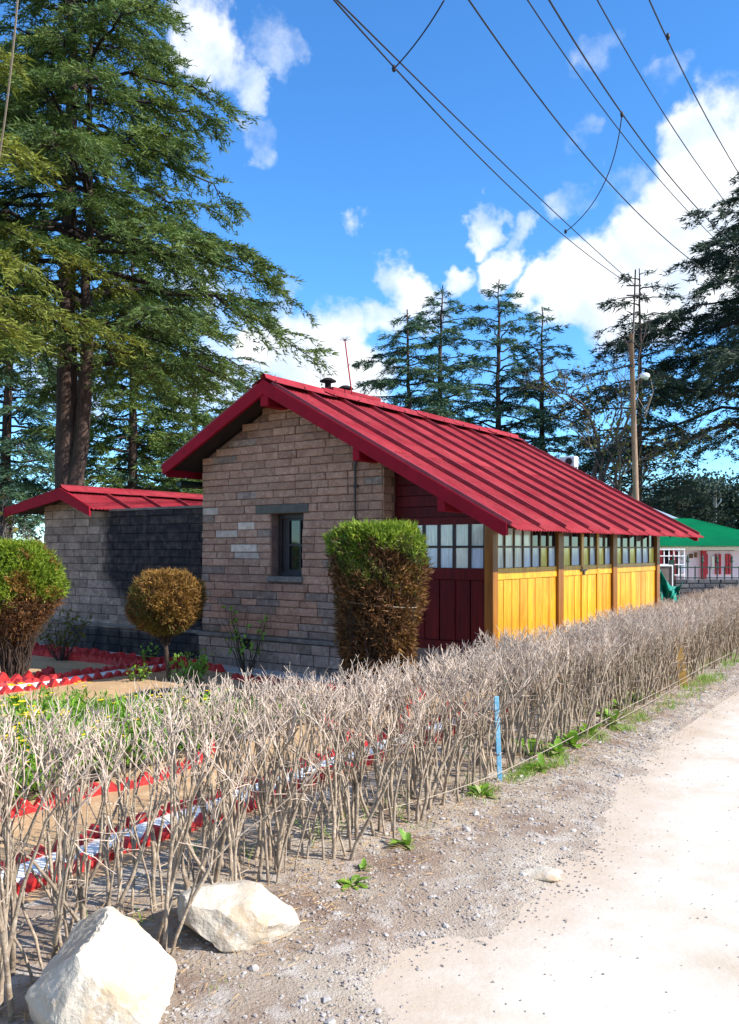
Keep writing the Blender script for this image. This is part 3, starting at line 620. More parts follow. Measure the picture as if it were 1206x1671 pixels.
# ------------------------------------------------------------------ outbuilding joined to the cottage's left
def build_annex():
    rng = random.Random(9)
    r = empty('stone_outbuilding', hw(0, 0), 'low stone outbuilding with red tin roof and soot-blackened wall', 'outbuilding', rz=-TH)
    F0 = .14; A0, A1 = -4.22, -.001; WT = 2.33
    apex, az = -3.15, 2.74; aR, aL = -2.38, -4.80
    sR = (az - 2.42) / (aR - apex) * -1; sL = (az - 2.44) / (apex - aL)
    rz_ = lambda a: az + sR * (a - apex) if a > apex else az - sL * (apex - a)
    core = MB().prism([(A0, 0), (A1, 0), (A1, WT - .03), (-2.62, WT - .03), (-2.62, rz_(-2.62) - .1), (apex, az - .1), (A0, rz_(A0) - .1)], 'y', F0 + .03, F0 + .38)
    wall = core.build('front_wall', M_sooty, r)
    def mt(a, z):
        return M_sooty
    course_blocks(wall, A0, A1, .50, 2.8, F0, .13, .24, .5, rng, lambda a: (WT if a > -2.62 else rz_(a) - .08), [], mt)
    course_blocks(wall, A0 - .02, A1, 0, .44, F0 - .05, .145, .24, .5, rng, lambda a: 9, [], mt, .1)
    MB().box((A0 - .02, F0 - .07, .44), (A1, F0 + .03, .49)).build('ledge', M_ledge, r, bevel=.01)
    MB().box((-2.6, F0 - .02, WT + .002), (A1, F0 + .4, WT + .04)).build('coping', M_ledge, r, bevel=.008)
    MB().box((A0, F0 + .381, 0), (A0 + .35, 4.6, rz_(A0) - .12)).build('side_wall', M_stone_m, r)
    MB().box((-2.75, F0 + .381, 0), (-2.42, 4.6, rz_(-2.45) - .13)).build('side_wall', M_stone_s, r)
    # roof
    b0, b1 = F0 - .38, 5.2
    deck = MB().prism([(apex, az - .06), (aR, rz_(aR) - .06), (aR, rz_(aR) - .09), (apex, az - .09), (aL, rz_(aL) - .09), (aL, rz_(aL) - .06)], 'y', b0 + .02, b1).build('roof', M_under, r)
    for (ae, s) in ((aR, sR), (aL, sL)):
        sg = 1 if ae > apex else -1; run = abs(ae - apex) + .06; sl = abs(s); c = 1 / math.sqrt(1 + sl * sl); Ln = run / c
        n = 7; sp = (b1 - b0) / n
        nx = int(sp / .0095); xs = np.linspace(0, sp + .02, nx + 1); ys = np.array([0, Ln])
        X, Y = np.meshgrid(xs, ys, indexing='ij'); Z = .009 * np.cos(X * 2 * math.pi / .076)
        Vv = np.stack([X, Y, Z], -1).reshape(-1, 3); i = np.arange(nx) * 2; Qq = np.stack([i, i + 2, i + 3, i + 1], -1)
        me = np_mesh('roof_sheet', Vv, Qq, True)
        for k in range(n):
            o = link('roof_sheet', me, M_roof, deck); yv = Vector((sg * c, 0, -sl * c)); xv = Vector((0, 1, 0)); zv = Vector((sg * sl * c, 0, c))
            m = Matrix(((xv.x, yv.x, zv.x, 0), (xv.y, yv.y, zv.y, 0), (xv.z, yv.z, zv.z, 0), (0, 0, 0, 1)))
            m.translation = Vector((apex, b0 + k * sp, az - .055)) + zv * (.02 + .002 * (k % 2)); o.matrix_local = m
            mb = MB(); vs = []
            for t in (.15, Ln + .02):
                q = Vector((apex, b0 + k * sp + .0, az - .055)) + yv * t
                for bx, zz in ((-.018, .03), (-.015, .075), (.015, .075), (.018, .03)): vs.append(q + Vector((0, bx, 0)) + zv * zz)
            if k: mb.add(vs, [(0, 1, 5, 4), (1, 2, 6, 5), (2, 3, 7, 6), (3, 0, 4, 7), (3, 2, 1, 0), (4, 5, 6, 7)]).build('batten', M_batten, deck)
    for k in range(4):
        y0 = b0 - .01 + k * (b1 - b0) / 4; y1 = y0 + (b1 - b0) / 4 + .05; vs = []
        for y in (y0, y1):
            for a, dz in ((-.22, -.22 * sL), (-.04, -.02), (0, .03), (.04, -.02), (.22, .22 * sR)): vs.append((apex + a, y, az + .025 + dz + .004 * (k % 2)))
        MB().add(vs, [(j, j + 1, j + 6, j + 5) for j in range(4)]).build('ridge_cap', M_roof, deck, True)
    MB().prism([(apex, az + .0), (aR + .03, rz_(aR + .03) - .01), (aR + .03, rz_(aR + .03) - .16), (apex, az - .20)], 'y', b0 - .03, b0 + .012).build('bargeboard', M_barge, r)
    MB().prism([(apex - .001, az + .0), (apex - .001, az - .20), (aL - .02, rz_(aL) - .155), (aL - .02, rz_(aL) - .0)], 'y', b0 - .028, b0 + .014).build('bargeboard', M_barge, r)
    for k in range(5): MB().box((aR - .12, b0 + .5 + k * .85, rz_(aR) - .17), (aR - .02, b0 + .58 + k * .85, rz_(aR) - .08)).build('rafter_end', M_greenp, r)
build_annex()
# concrete apron along the wall
ap = MB().box((-4.6, -.42, -.02), (3.2, .0, .035)).build('concrete_apron', M_apron)
ap.location = HO; ap.rotation_euler = (0, 0, -TH); tag(ap, 'grey concrete strip along the foot of the stone walls', 'pavement', kind='structure')

# ------------------------------------------------------------------ garden borders
brick_me = []
rb = random.Random(3)
for v in range(4):
    mb = MB(); w, h, t = .078, .085, .055                         # half-width of the tilted brick, height, thickness
    j = lambda: rb.uniform(-.006, .006)
    vs = []
    for y in (-t / 2, t / 2):
        vs += [(-w + j(), y, -.03), (w + j(), y, -.03), (w * .80 + j(), y + j(), .02 + j()), (.012 + j(), y + j(), h + j()), (-.012 + j(), y + j(), h + j()), (-w * .80 + j(), y + j(), .02 + j())]
    mb.add(vs, [(0, 1, 2, 3, 4, 5)[::1], (11, 10, 9, 8, 7, 6)] + [(i, 6 + i, 6 + (i + 1) % 6, (i + 1) % 6) for i in range(6)])
    me = mb.mesh('brick'); me.materials.append(M_red); brick_me.append(me)
def brick_row(pts, label, group='rows of red edging bricks', step=.118, z=.0, jit=.012, sz=1.12):
    """upright, corner-up bricks along a polyline"""
    pts = [Vector((p.x, p.y, 0)) for p in pts]
    root = empty('brick_border', pts[0], label, 'brick border', group)
    L = 0
    for p, q in zip(pts, pts[1:]):
        d = (q - p); n = int(d.length / step); an = math.atan2(d.y, d.x)
        for i in range(n):
            o = link('brick', rb.choice(brick_me), M_red, root)
            c = p + d * ((i + .5) / n) - pts[0]
            o.location = (c.x + rb.uniform(-jit, jit), c.y + rb.uniform(-jit, jit), z + rb.uniform(-.012, .010)); o.rotation_euler = (rb.uniform(-.22, .22), rb.uniform(-.16, .16), an + rb.uniform(-.22, .22))
            o.scale = (rb.uniform(.85, 1.1) * sz, sz, rb.uniform(.85, 1.12) * sz)
    return root
def kerb(pts_so, label, w=.095):
    root = empty('whitewashed_kerb', hp(*pts_so[0]), label, 'kerb', 'whitewashed garden kerbs')
    (s0, o), (s1, _) = pts_so; n = int((s1 - s0) / .42)
    for i in range(n):
        a = s0 + (s1 - s0) * i / n + .004; b = s0 + (s1 - s0) * (i + 1) / n - .004
        mb = MB(); q = [hp(a, o - w), hp(b, o - w), hp(b, o + w), hp(a, o + w)]; z1 = .055 + rb.uniform(-.006, .006)
        vs = [p - hp(*pts_so[0]) + Vector((0, 0, -.03)) for p in q] + [p - hp(*pts_so[0]) + Vector((0, 0, z1 + rb.uniform(-.003, .003))) for p in q]
        mb.add(vs, [(3, 2, 1, 0), (4, 5, 6, 7), (0, 1, 5, 4), (1, 2, 6, 5), (2, 3, 7, 6), (3, 0, 4, 7)][::1]).build('kerb_stone', M_white, root, bevel=.01)
s_end = hs(G(880, 1165))[0]
brick_row([hp(-3.6, 1.40), hp(s_end + .5, 1.40)], 'red brick edging on the garden side of the near white kerb')
kerb([(-3.6, 1.27), (s_end + .4, 1.27)], 'whitewashed kerb behind the hedge between two rows of red bricks')
brick_row([hp(-3.6, 1.11), hp(s_end + .2, 1.11)], 'red brick edging on the hedge side of the near white kerb', step=.15)
# flower bed
bq = [G(-120, 1370), G(139, 1304), G(251, 1281), G(330, 1246), G(392, 1182), G(380, 1165)]
brick_row(bq, 'red brick edging along the front of the flower bed of yellow blooms', jit=.02)
# upper kerb and rows by the outbuilding
so0, so1 = hs(G(-60, 1140)), hs(G(300, 1084)); om = hs(G(100, 1116))[1]
kerb([(so0[0], om), (so1[0] + .2, om)], 'whitewashed kerb leading to the sooty wall past the round shrubs')
brick_row([hp(so0[0], om + .13), hp(so1[0] + .1, om + .13)], 'red brick edging on the far side of the kerb by the round shrubs', sz=1.45)
brick_row([hp(so0[0], om - .15), hp(so1[0], om - .15)], 'red brick edging on the near side of the kerb by the round shrubs', step=.16)
brick_row([hw(-4.3, -.44), hw(.9, -.44)], 'red brick edging against the concrete strip below the sooty wall', sz=1.45)
brick_row([hw(-4.4, -.86), hw(-.35, -.86)], 'red brick edging one step out from the sooty wall', sz=1.45)
tb = G(22, 1106)
brick_row([tb + Vector((-.75, -.42, 0)), tb + Vector((.0, -.52, 0)), tb + Vector((.46, -.10, 0)), tb + Vector((.40, .22, 0))], 'zigzag of red bricks ringing the foot of the large left shrub', step=.15, sz=1.45)
brick_row([G(520, 1176), G(575, 1216), G(650, 1196), G(668, 1150), G(700, 1128)], 'crooked red brick edging in the sand below the flat-topped shrub', jit=.03)
brick_row([G(380, 1110), G(470, 1120), G(560, 1128)], 'short red brick edging near the cottage gable wall', jit=.03)
V, Q = grid(np.arange(-4.5, 1.6, .1), np.arange(2.45, 5.2, .1), lambda s, o: .03 + .012 * fbm2(s, o, 21, 4, 1.2))
tag(link('flower_bed_soil', np_mesh('flower_bed_soil', V, Q[:, ::-1], True), M_bed), 'dark soil of the flower bed', 'soil', kind='structure')

# ------------------------------------------------------------------ plants in the beds
nr = np.random.default_rng(11)
def flower_plant(variant):
    r = np.random.default_rng(variant); n = 150
    base = np.zeros((n, 3)); base[:, :2] = r.normal(size=(n, 2)) * .06; base[:, 2] = r.uniform(.0, .30, n)
    d = r.normal(size=(n, 3)) * .6 + np.array([0, 0, .7])
    Vl, Tl = leaves(base, d, r.uniform(.06, .13, n), r.uniform(.012, .024, n), r, .4)
    m = 10; fb = np.zeros((m, 3)); fb[:, :2] = r.normal(size=(m, 2)) * .08; fb[:, 2] = r.uniform(.22, .42, m)
    pos = np.repeat(fb, 6, 0); a = np.tile(np.arange(6) * 1.047, m); d2 = np.stack([np.cos(a), np.sin(a), np.full(len(a), .3)], 1)
    Vf, Tf = leaves(pos, d2, .032, .026, r, .9)
    return np_mesh('foliage', Vl, Tl), np_mesh('blooms', Vf, Tf)
fl = [flower_plant(i) for i in range(5)]
for a, b in fl: a.materials.append(M_leaf); b.materials.append(M_flower)
k = 0
for s in np.arange(-4.2, 1.45, .27):
    for o in np.arange(2.55, 4.9, .27):
        p = hp(s + nr.uniform(-.09, .09), o + nr.uniform(-.09, .09), .03)
        if hs(p)[0] > .9 or G(0, 1172).y < p.y: continue
        e = empty('flowering_plant', p, 'low green plant with small yellow blooms in the flower bed behind the hedge', 'plant', 'yellow flowers in the bed', nr.uniform(0, 6))
        sc = nr.uniform(.9, 1.3) * (1 if p.y < 7.6 else .7); e.scale = (sc, sc, sc)
        A, B = fl[k % 5]; k += 1
        link('foliage', A, None, e)
        if nr.random() < .25: tag(link('blooms', B, None, e), kind='stuff')

def stem_bunch(acc, base, n, h, spread0, spread1, r0, rng, wob=.05, seg=6, sides=5, power=1.0):
    tips = []
    for i in range(n):
        a = rng.uniform(0, 6.28); q = math.sqrt(rng.uniform(0, 1)); p0 = np.array([math.cos(a) * spread0 * q, math.sin(a) * spread0 * q, -.02]); p1 = np.array([math.cos(a) * spread1 * q, math.sin(a) * spread1 * q, h * rng.uniform(.75, 1)])
        t = np.linspace(0, 1, seg)[:, None]; pts = p0 + (p1 - p0) * np.concatenate([t ** power, t ** power, t], 1); pts[1:] += rng.normal(size=(seg - 1, 3)) * wob * np.array([1, 1, .3])
        acc.add(*tube(pts + np.asarray(base), np.linspace(r0, r0 * .3, seg) * rng.uniform(.6, 1.2), sides)); tips.append(pts)
    return tips
def topiary(name, label, loc, shape_pts, nfol, mats_by_z, stems, cat='shrub', leafL=.06):
    """clipped shrub: shell of small scale-leaf sprays over a profile of revolution; mats_by_z splits the shell into differently coloured parts"""
    rng = np.random.default_rng(hash(len(label)) % 1000 + 5)
    root = empty(name, loc, label, cat)
    zs = np.array([p[1] for p in shape_pts]); rs = np.array([p[0] for p in shape_pts])
    acc = Acc(); stems(acc, rng); link('stems', acc.mesh('stems', True), M_dkstem, root)
    u = rng.uniform(0, 1, nfol); z = zs[0] + (zs[-1] - zs[0]) * u
    # sample proportional to radius
    keep = rng.uniform(0, 1, nfol) < (np.interp(z, zs, rs) / rs.max()) ** .8 + .05; z = z[keep]
    a = rng.uniform(0, 6.283, len(z)); lump = 1 + .08 * np.sin(a * 3 + z * 6) + .06 * np.sin(a * 7 - z * 11) + .05 * np.sin(a * 13 + z * 23) + .035 * np.sin(a * 29 - z * 41)
    rr = np.interp(z, zs, rs) * lump * rng.uniform(.66, 1.04, len(z)) ** .8
    pos = np.stack([rr * np.cos(a), rr * np.sin(a), z], 1)
    # cap on top
    nt = int(nfol * .22); q = np.sqrt(rng.uniform(0, 1, nt)); a2 = rng.uniform(0, 6.283, nt); top_r = rs[-1]
    pos = np.concatenate([pos, np.stack([top_r * q * np.cos(a2), top_r * q * np.sin(a2), zs[-1] - .02 + .03 * rng.normal(size=nt)], 1)])
    cen = np.array([0, 0, zs.mean()]); d = pos - cen; d[:, 2] = d[:, 2] * .5 + .25; d /= np.linalg.norm(d, axis=1)[:, None]
    d = d + rng.normal(size=d.shape) * .55
    which = mats_by_z(pos, rng)
    for nm, m, idx in which:
        if idx.sum() == 0: continue
        p = pos[idx]; n = len(p)
        V1, T1 = needles(p, d[idx], rng.uniform(.4, 1.3, n) ** 1.6 * leafL * 1.2, rng.uniform(.2, .42, n) * leafL, rng)
        # each spray: two side needles
        V2, T2 = needles(p + rng.normal(size=p.shape) * .018, d[idx] + rng.normal(size=p.shape) * .5, leafL * .9, leafL * .26, rng)
        link(nm, np_mesh(nm, np.concatenate([V1, V2]), np.concatenate([T1, T2 + len(V1)])), m, root)
    return root
def nz(p, f, s=0): return np.sin(p[:, 0] * f + s) * np.sin(p[:, 1] * f * 1.1 + 1 + s) + .6 * np.sin(p[:, 2] * f * 1.3 + p[:, 0] * f * .7 + 2 * s)
# large shrub at left: green dome on a brown stem-cone
def left_split(p, rng):
    v = p[:, 2] + .10 * nz(p, 7) + rng.normal(size=len(p)) * .05; br = (v < 1.02) ; gold = (~br) & (nz(p, 9, 2) + rng.normal(size=len(p)) * .3 > .75)
    return [('green_foliage', M_bgreen, ~br & ~gold), ('yellowed_foliage', M_bgold, gold), ('brown_foliage', M_bbrown, br & (rng.uniform(size=len(p)) < .55))]
topiary('clipped_conifer', 'large round clipped conifer, green above and brown below, at left', G(22, 1106) , [(.15, .45), (.36, .72), (.52, .95), (.58, 1.15), (.58, 1.42), (.50, 1.62), (.36, 1.74)], 26000, left_split,
        lambda acc, rng: (stem_bunch(acc, (0, 0, 0), 46, 1.25, .13, .52, .02, rng, .025, 7, 5, 1.5), stem_bunch(acc, (0, 0, 0), 120, 1.1, .10, .55, .008, rng, .03, 7, 4, 1.4)))
def mid_split(p, rng):
    g = (nz(p, 5, 1) * .5 - p[:, 0] * 1.5 - (p[:, 2] - 1.0) * .7 + rng.normal(size=len(p)) * .3) > .45
    dk = ~g & ((p[:, 2] - .95) * 2.0 + p[:, 0] * .9 + .6 * nz(p, 11, 3) + rng.normal(size=len(p)) * .4 < -.15)
    return [('olive_foliage', M_yleaf, g), ('brown_foliage', M_bbrown, dk), ('golden_foliage', M_bgold, ~g & ~dk)]  # gold on the sunny right, darker lower left: light put into leaf colour
def mid_stems(acc, rng):
    acc.add(*tube([(0.05, 0, -.02), (.03, 0, .2), (0, 0, .5), (-.03, 0, .8)], [.035, .03, .028, .02], 8)); stem_bunch(acc, (0, 0, .5), 40, .7, .05, .32, .008, rng, .02, 5, 4)
topiary('ball_topiary', 'small golden-brown ball shrub on a bare stem before the sooty wall', G(270, 1112), [(.12, .62), (.28, .70), (.39, .82), (.44, .98), (.43, 1.14), (.37, 1.27), (.27, 1.35)], 22000, mid_split, mid_stems)
def right_split(p, rng):
    v = p[:, 2] + .16 * nz(p, 8) + .08 * nz(p, 23, 5) + rng.normal(size=len(p)) * .09; g = v > 1.74; ol = ~g & (v > 1.42) & (nz(p, 10, 4) > -.1)
    return [('green_foliage', M_bgreen, g), ('olive_foliage', M_yleaf, ol), ('brown_foliage', M_bbrown, ~g & ~ol & (rng.uniform(size=len(p)) < .8)) , ('golden_foliage', M_bgold, ~g & ~ol & (p[:, 0] > .15) & (rng.uniform(size=len(p)) < .35))]
topiary('flat_topped_conifer', 'tall flat-topped clipped conifer, green crown over brown stems, by the porch', P(617, 1153, 9.3) * 1.0 - Vector((0, 0, P(617, 1153, 9.3).z)), [(.30, .05), (.34, .4), (.39, .8), (.44, 1.2), (.48, 1.5), (.49, 1.72), (.48, 1.83), (.41, 1.91)], 34000, right_split,
        lambda acc, rng: (stem_bunch(acc, (0, 0, 0), 60, 1.8, .26, .43, .018, rng, .03, 8, 5), stem_bunch(acc, (0, 0, 0), 170, 1.8, .32, .48, .006, rng, .035, 8, 4)))
# dry tie wire round the flat-topped shrub
c = P(617, 1153, 9.3); MBt = MB().tube([(c.x + .42 * math.cos(t), c.y + .42 * math.sin(t), 1.12 - .04 * math.cos(t)) for t in np.linspace(0, 6.28, 30)], .004, 4).build('tie_wire', M_wirem); tag(MBt, 'thin wire tied round the flat-topped conifer', 'wire')

def leafy_bush(name, label, loc, h, spread, nst, nleaf, m, L=.06, cat='plant'):
    rng = np.random.default_rng(int(abs(loc.x * 100)) + 3); root = empty(name, loc, label, cat); acc = Acc()
    tp = stem_bunch(acc, (0, 0, 0), nst, h, .06, spread, .007, rng, .02, 6, 4); link('stems', acc.mesh('stems'), M_dkstem, root)
    allp = np.concatenate([t[2:] for t in tp]); idx = rng.integers(0, len(allp), nleaf)
    pos = allp[idx] + rng.normal(size=(nleaf, 3)) * .03; d = rng.normal(size=(nleaf, 3)) + np.array([0, 0, .4])
    link('leaves', np_mesh('leaves', *leaves(pos, d, rng.uniform(.6, 1.3, nleaf) * L, rng.uniform(.4, .7, nleaf) * L, rng, .5)), m, root)
leafy_bush('small_shrub', 'sparse leafy shrub between the large round conifer and the sooty wall', G(100, 1078), .75, .5, 26, 160, M_yleaf, .09, 'shrub')
leafy_bush('small_shrub', 'spindly shrub with yellow-green leaves at the foot of the gable wall', hw(1.25, -.35), .95, .45, 16, 70, M_leaf, .085, 'shrub')
leafy_bush('bedding_plant', 'small green plant in the brick bed near the ball shrub stem', G(322, 1104), .25, .15, 12, 90, M_leaf, .06)
leafy_bush('bedding_plant', 'low green plant at the kerb left of the ball shrub stem', G(225, 1112), .2, .2, 12, 120, M_leaf, .05)
leafy_bush('bedding_plant', 'small green plant at the end of the long brick rows', G(246, 1084), .25, .12, 9, 70, M_leaf, .06)
for i, (x, y, t) in enumerate([(372, 1225, 'tall leafy plant with yellow flowers at the corner of the flower bed'), (310, 1140, 'leafy green plant standing at the far side of the flower bed')]):
    leafy_bush('bedding_plant', t, G(x, y), .5, .22, 18, 220, M_leaf, .07)

# pots and small garden things half seen through the hedge
def pot(x, y, col, label, r=.085, h=.15):
    p = G(x, y); e = empty('flower_pot', p, label, 'pot', 'pots behind the hedge')
    prof = [(r * .62, 0), (r * .7, h * .2), (r * .95, h * .8)] ; prof = [(r * .62, 0)] + [(r * (.66 + .34 * t) + (.006 if i % 2 else 0), h * t) for i, t in enumerate(np.linspace(.05, .9, 9))] + [(r * 1.08, h * .9), (r * 1.08, h), (r * .94, h), (r * .9, h * .8), (0, h * .8)]
    MB().lathe((0, 0, 0), prof, 16).build('pot_body', col, e, True); MB().lathe((0, 0, h * .81), [(r * .88, 0), (.0, .01)], 12).build('potting_soil', M_bed, e)
pot(733, 1172, M_red, 'left of two small red ribbed pots behind the hedge left of the blue stake'); pot(770, 1172, M_red, 'right of two small red ribbed pots behind the hedge left of the blue stake')
pot(842, 1150, M_plast, 'green plastic pot behind the hedge right of the blue stake', .13, .26)
pot(893, 1150, M_plast, 'small green plastic pot behind the hedge, right of the larger green pot', .09, .16)
pot(980, 1085, mat('bright_plastic', (.0, .36, .12, 1), rough=.4), 'bright green pot behind the hedge below the yellow wall', .13, .3)

# ------------------------------------------------------------------ boulders
def boulder(name, label, c, dims, seed, rz, cuts):
    import bmesh
    bm = bmesh.new(); bmesh.ops.create_icosphere(bm, subdivisions=5, radius=1)
    r = np.random.default_rng(seed); co = np.array([v.co[:] for v in bm.verts])
    for nrm, dist in cuts:
        n = np.array(nrm, float); n /= np.linalg.norm(n); t = co @ n - dist; co -= np.where(t > 0, t * .97, 0)[:, None] * n
    for k in range(26):                                            # random facets
        n = r.normal(size=3); n /= np.linalg.norm(n); dist = r.uniform(.66, .92); t = co @ n - dist; co -= np.where(t > 0, t * .92, 0)[:, None] * n
    f = 2.3; amp = .05
    for o in range(6):
        for _ in range(3):
            w = r.normal(size=3) * f; co += amp * np.sin(co @ w + r.uniform(0, 6))[:, None] * r.normal(size=3) * .35
        f *= 2.1; amp *= .6
    for v, q in zip(bm.verts, co): v.co = q * np.array(dims)
    me = bpy.data.meshes.new(name); bm.to_mesh(me); bm.free()
    me.polygons.foreach_set('use_smooth', [True] * len(me.polygons))
    try: me.set_sharp_from_angle(angle=math.radians(24))
    except Exception: pass
    o = link(name, me, M_rock); o.location = c; o.rotation_euler = (0, 0, rz); return tag(o, label, 'boulder', 'boulders beside the hedge')
p = P(160, 1600, 3.05)
boulder('boulder', 'larger white boulder with a peaked top at the bottom left corner', (p.x, p.y, .10), (.305, .27, .325), 5, .12,
        [((-.75, -.55, -.42), .62), ((.62, -.30, .72), .56), ((-.60, -.05, .80), .62), ((.15, -.95, .25), .72), ((.95, -.1, -.1), .88), ((-.2, -.8, .56), .80)])
p = P(378, 1500, 3.75)
boulder('boulder', 'flatter cream boulder leaning against the hedge stems', (p.x, p.y, .08), (.305, .25, .215), 12, -.1,
        [((-.6, -.5, -.62), .50), ((.1, -.3, .95), .72), ((.85, -.2, .5), .72), ((-.4, .1, .9), .80), ((.1, -.98, .2), .80)])

# ------------------------------------------------------------------ hedge of bare clipped shrubs
def shrub(seed, thin=False):
    r = np.random.default_rng(seed); S = Acc(); T = Acc()
    def grow(p, d, L, r0, r1, seg, wob):
        pts = [p]; d = d / np.linalg.norm(d)
        for _ in range(seg): d = d + r.normal(size=3) * wob * np.array([1, 1, .4]); d /= np.linalg.norm(d); pts.append(pts[-1] + d * L / seg)
        return np.array(pts), np.linspace(r0, r1, seg + 1) * (1 + .10 * r.normal(size=seg + 1)), d
    for i in range(r.integers(3, 6) if thin else r.integers(4, 7)):
        a = r.uniform(0, 6.28); q = r.uniform(0, .11); p = np.array([math.cos(a) * q, math.sin(a) * q, -.03]); lean = np.array([math.cos(a) * .06, math.sin(a) * .06, 0]); rad = r.uniform(.0045, .0135)
        pts, rr, d1 = grow(p, lean + np.array([r.normal() * .09, r.normal() * .09, 1.]), r.uniform(.36, .62), rad, rad * .75, 7, .085); S.add(*tube(pts, rr, 6))
        for j in range(r.integers(2, 4)):
            k = r.integers(4, 8); q = pts[k]; d2 = d1 * .5 + np.array([r.normal() * .21, r.normal() * .21, 1.0]); L = max(.1, (r.uniform(.80, .96) - q[2]) * 1.02)
            p2, r2, d3 = grow(q, d2, L, rad * .64, rad * .36, 6, .11); S.add(*tube(p2, r2, 5))
            if r.random() < .8:
                kk = r.integers(1, 4); dd = r.normal(size=3) + np.array([0, 0, .6]); p5, r5, _ = grow(p2[kk], dd, r.uniform(.06, .24), .0026, .0011, 4, .25); T.add(*tube(p5, r5, 3))
            for m in range(r.integers(2, 5) if thin else r.integers(4, 7)):
                k2 = r.integers(4, 7); q2 = p2[k2]; d4 = d3 * .5 + np.array([r.normal() * .42, r.normal() * .42, .85]); L2 = max(.05, min(.30, (1.03 - q2[2]) * r.uniform(.7, 1.0)))
                p3, r3, d5 = grow(q2, d4, L2, max(.0028, rad * .30), .0018, 4, .18); T.add(*tube(p3, r3, 4))
                for e in range(r.integers(3, 6) if thin else r.integers(4, 8)):
                    k3 = r.integers(1, 5); d6 = d5 * .6 + r.normal(size=3) * .42 + np.array([0, 0, .45]); L3 = r.uniform(.03, .085); q3 = p3[k3]
                    if q3[2] + L3 > 1.09: L3 = max(.02, 1.09 - q3[2])
                    p4, r4, _ = grow(q3, d6, L3, .0024, .0012, 2, .25); T.add(*tube(p4, r4, 3))
    return S.mesh('stems', True), T.mesh('twigs')
SH_ME = [shrub(100 + i) for i in range(12)] + [shrub(300 + i, True) for i in range(8)]
for a, b in SH_ME: a.materials.append(M_stem); b.materials.append(M_twig)
hr = np.random.default_rng(77); s = -4.6; k = 0
while s < 11.6:
    for row in (0, 1):
        o = .12 + row * .27 + hr.uniform(-.09, .09); ss = s + row * .11 + hr.uniform(-.06, .06)
        p = hp(ss, o, .0); far = ss > 5
        if p.y < 2.4 or any((Vector((p.x, p.y)) - Vector(q[:2])).length < rr_ for q, rr_ in ((P(378, 1500, 3.75), .27), (P(160, 1600, 3.05), .27))): continue
        lab = 'bare clipped shrub of the brown hedge along the road'
        e = empty('hedge_shrub', p, lab, 'hedge shrub', 'bare shrubs of the roadside hedge', hr.uniform(0, 6.28))
        sc = hr.uniform(.95, 1.05) * float(np.interp(ss, [-4.5, -3.2, -2.2, -1.2, 2.5, 6, 9], [1.07, 1.03, .95, .93, .92, .96, .99])); e.scale = (1.0, 1.0, sc); e.rotation_euler[0] = hr.normal() * .03; e.rotation_euler[1] = hr.normal() * .03
        A, B = SH_ME[hr.integers(12, 20) if ss < 1.2 + hr.normal() * .6 else hr.integers(0, 12)]; link('stems', A, None, e); tag(link('twigs', B, None, e), kind='stuff'); k += 1
    s += .195 if s < -1.0 else (.215 if s < 3 else .19)
# stakes and fence wires
def stake(name, label, p0, p1, w, m):
    e = empty(name, p0, label, 'stake'); v = p1 - p0; mb = MB(); vs = []
    for z in (Vector((0, 0, -.1)), v):
        for a, b in ((-w, -w * .5), (w, -w * .5), (w, w * .5), (-w, w * .5)): vs.append(z + Vector((a, b, 0)))
    mb.add(vs, [(0, 1, 5, 4), (1, 2, 6, 5), (2, 3, 7, 6), (3, 0, 4, 7), (4, 5, 6, 7)]).build('stake_post', m, e, bevel=.003); MB().tube([v * .35 + Vector((-w * 1.3, 0, -.01)), v * .35 + Vector((0, -w, 0)), v * .35 + Vector((w * 1.3, 0, .01))], .004, 4).build('wire_loop', M_wirem, e)
p0 = G(817, 1282); stake('fence_stake', 'slender blue and white painted stake standing against the hedge', p0, P(810, 1136, p0.y + .1), .017, M_blue)
p0 = G(1117, 1124); stake('fence_stake', 'leaning yellow-brown wooden stake against the far hedge', p0, P(1104, 1036, p0.y + .02), .05, M_ystake)
def fence_wire(pts, label, r=.003):
    pts = [Vector(p) for p in pts]; out = []
    for a, b in zip(pts, pts[1:]):
        n = 8
        for i in range(n): t = i / n; out.append(a.lerp(b, t) - Vector((0, 0, .03 * 4 * t * (1 - t) * .5)))
    out.append(pts[-1]); o = MB().tube(out, r, 5).build('fence_wire', M_wirem); tag(o, label, 'wire', 'wires strung along the hedge')
fence_wire([hp(-4.5, -.10, .16), P(40, 1505, 3.6), P(300, 1395, 4.55), P(640, 1318, 5.15), hp(-.1, -.06, .13), hp(3, -.04, .14), hp(6.0, -.05, .18), hp(11, 0, .2)], 'taut rusty wire running low along the front of the hedge')
fence_wire([P(-10, 1655, 3.0), P(180, 1500, 3.5), P(420, 1412, 4.4), P(560, 1445, 4.6)], 'slack bent wire hanging in front of the near hedge')
fence_wire([hp(-.6, -.12, .015), hp(.5, -.13, .02), hp(2, -.10, .10), hp(5, -.10, .14)], 'loose wire lying at the foot of the hedge past the blue stake')

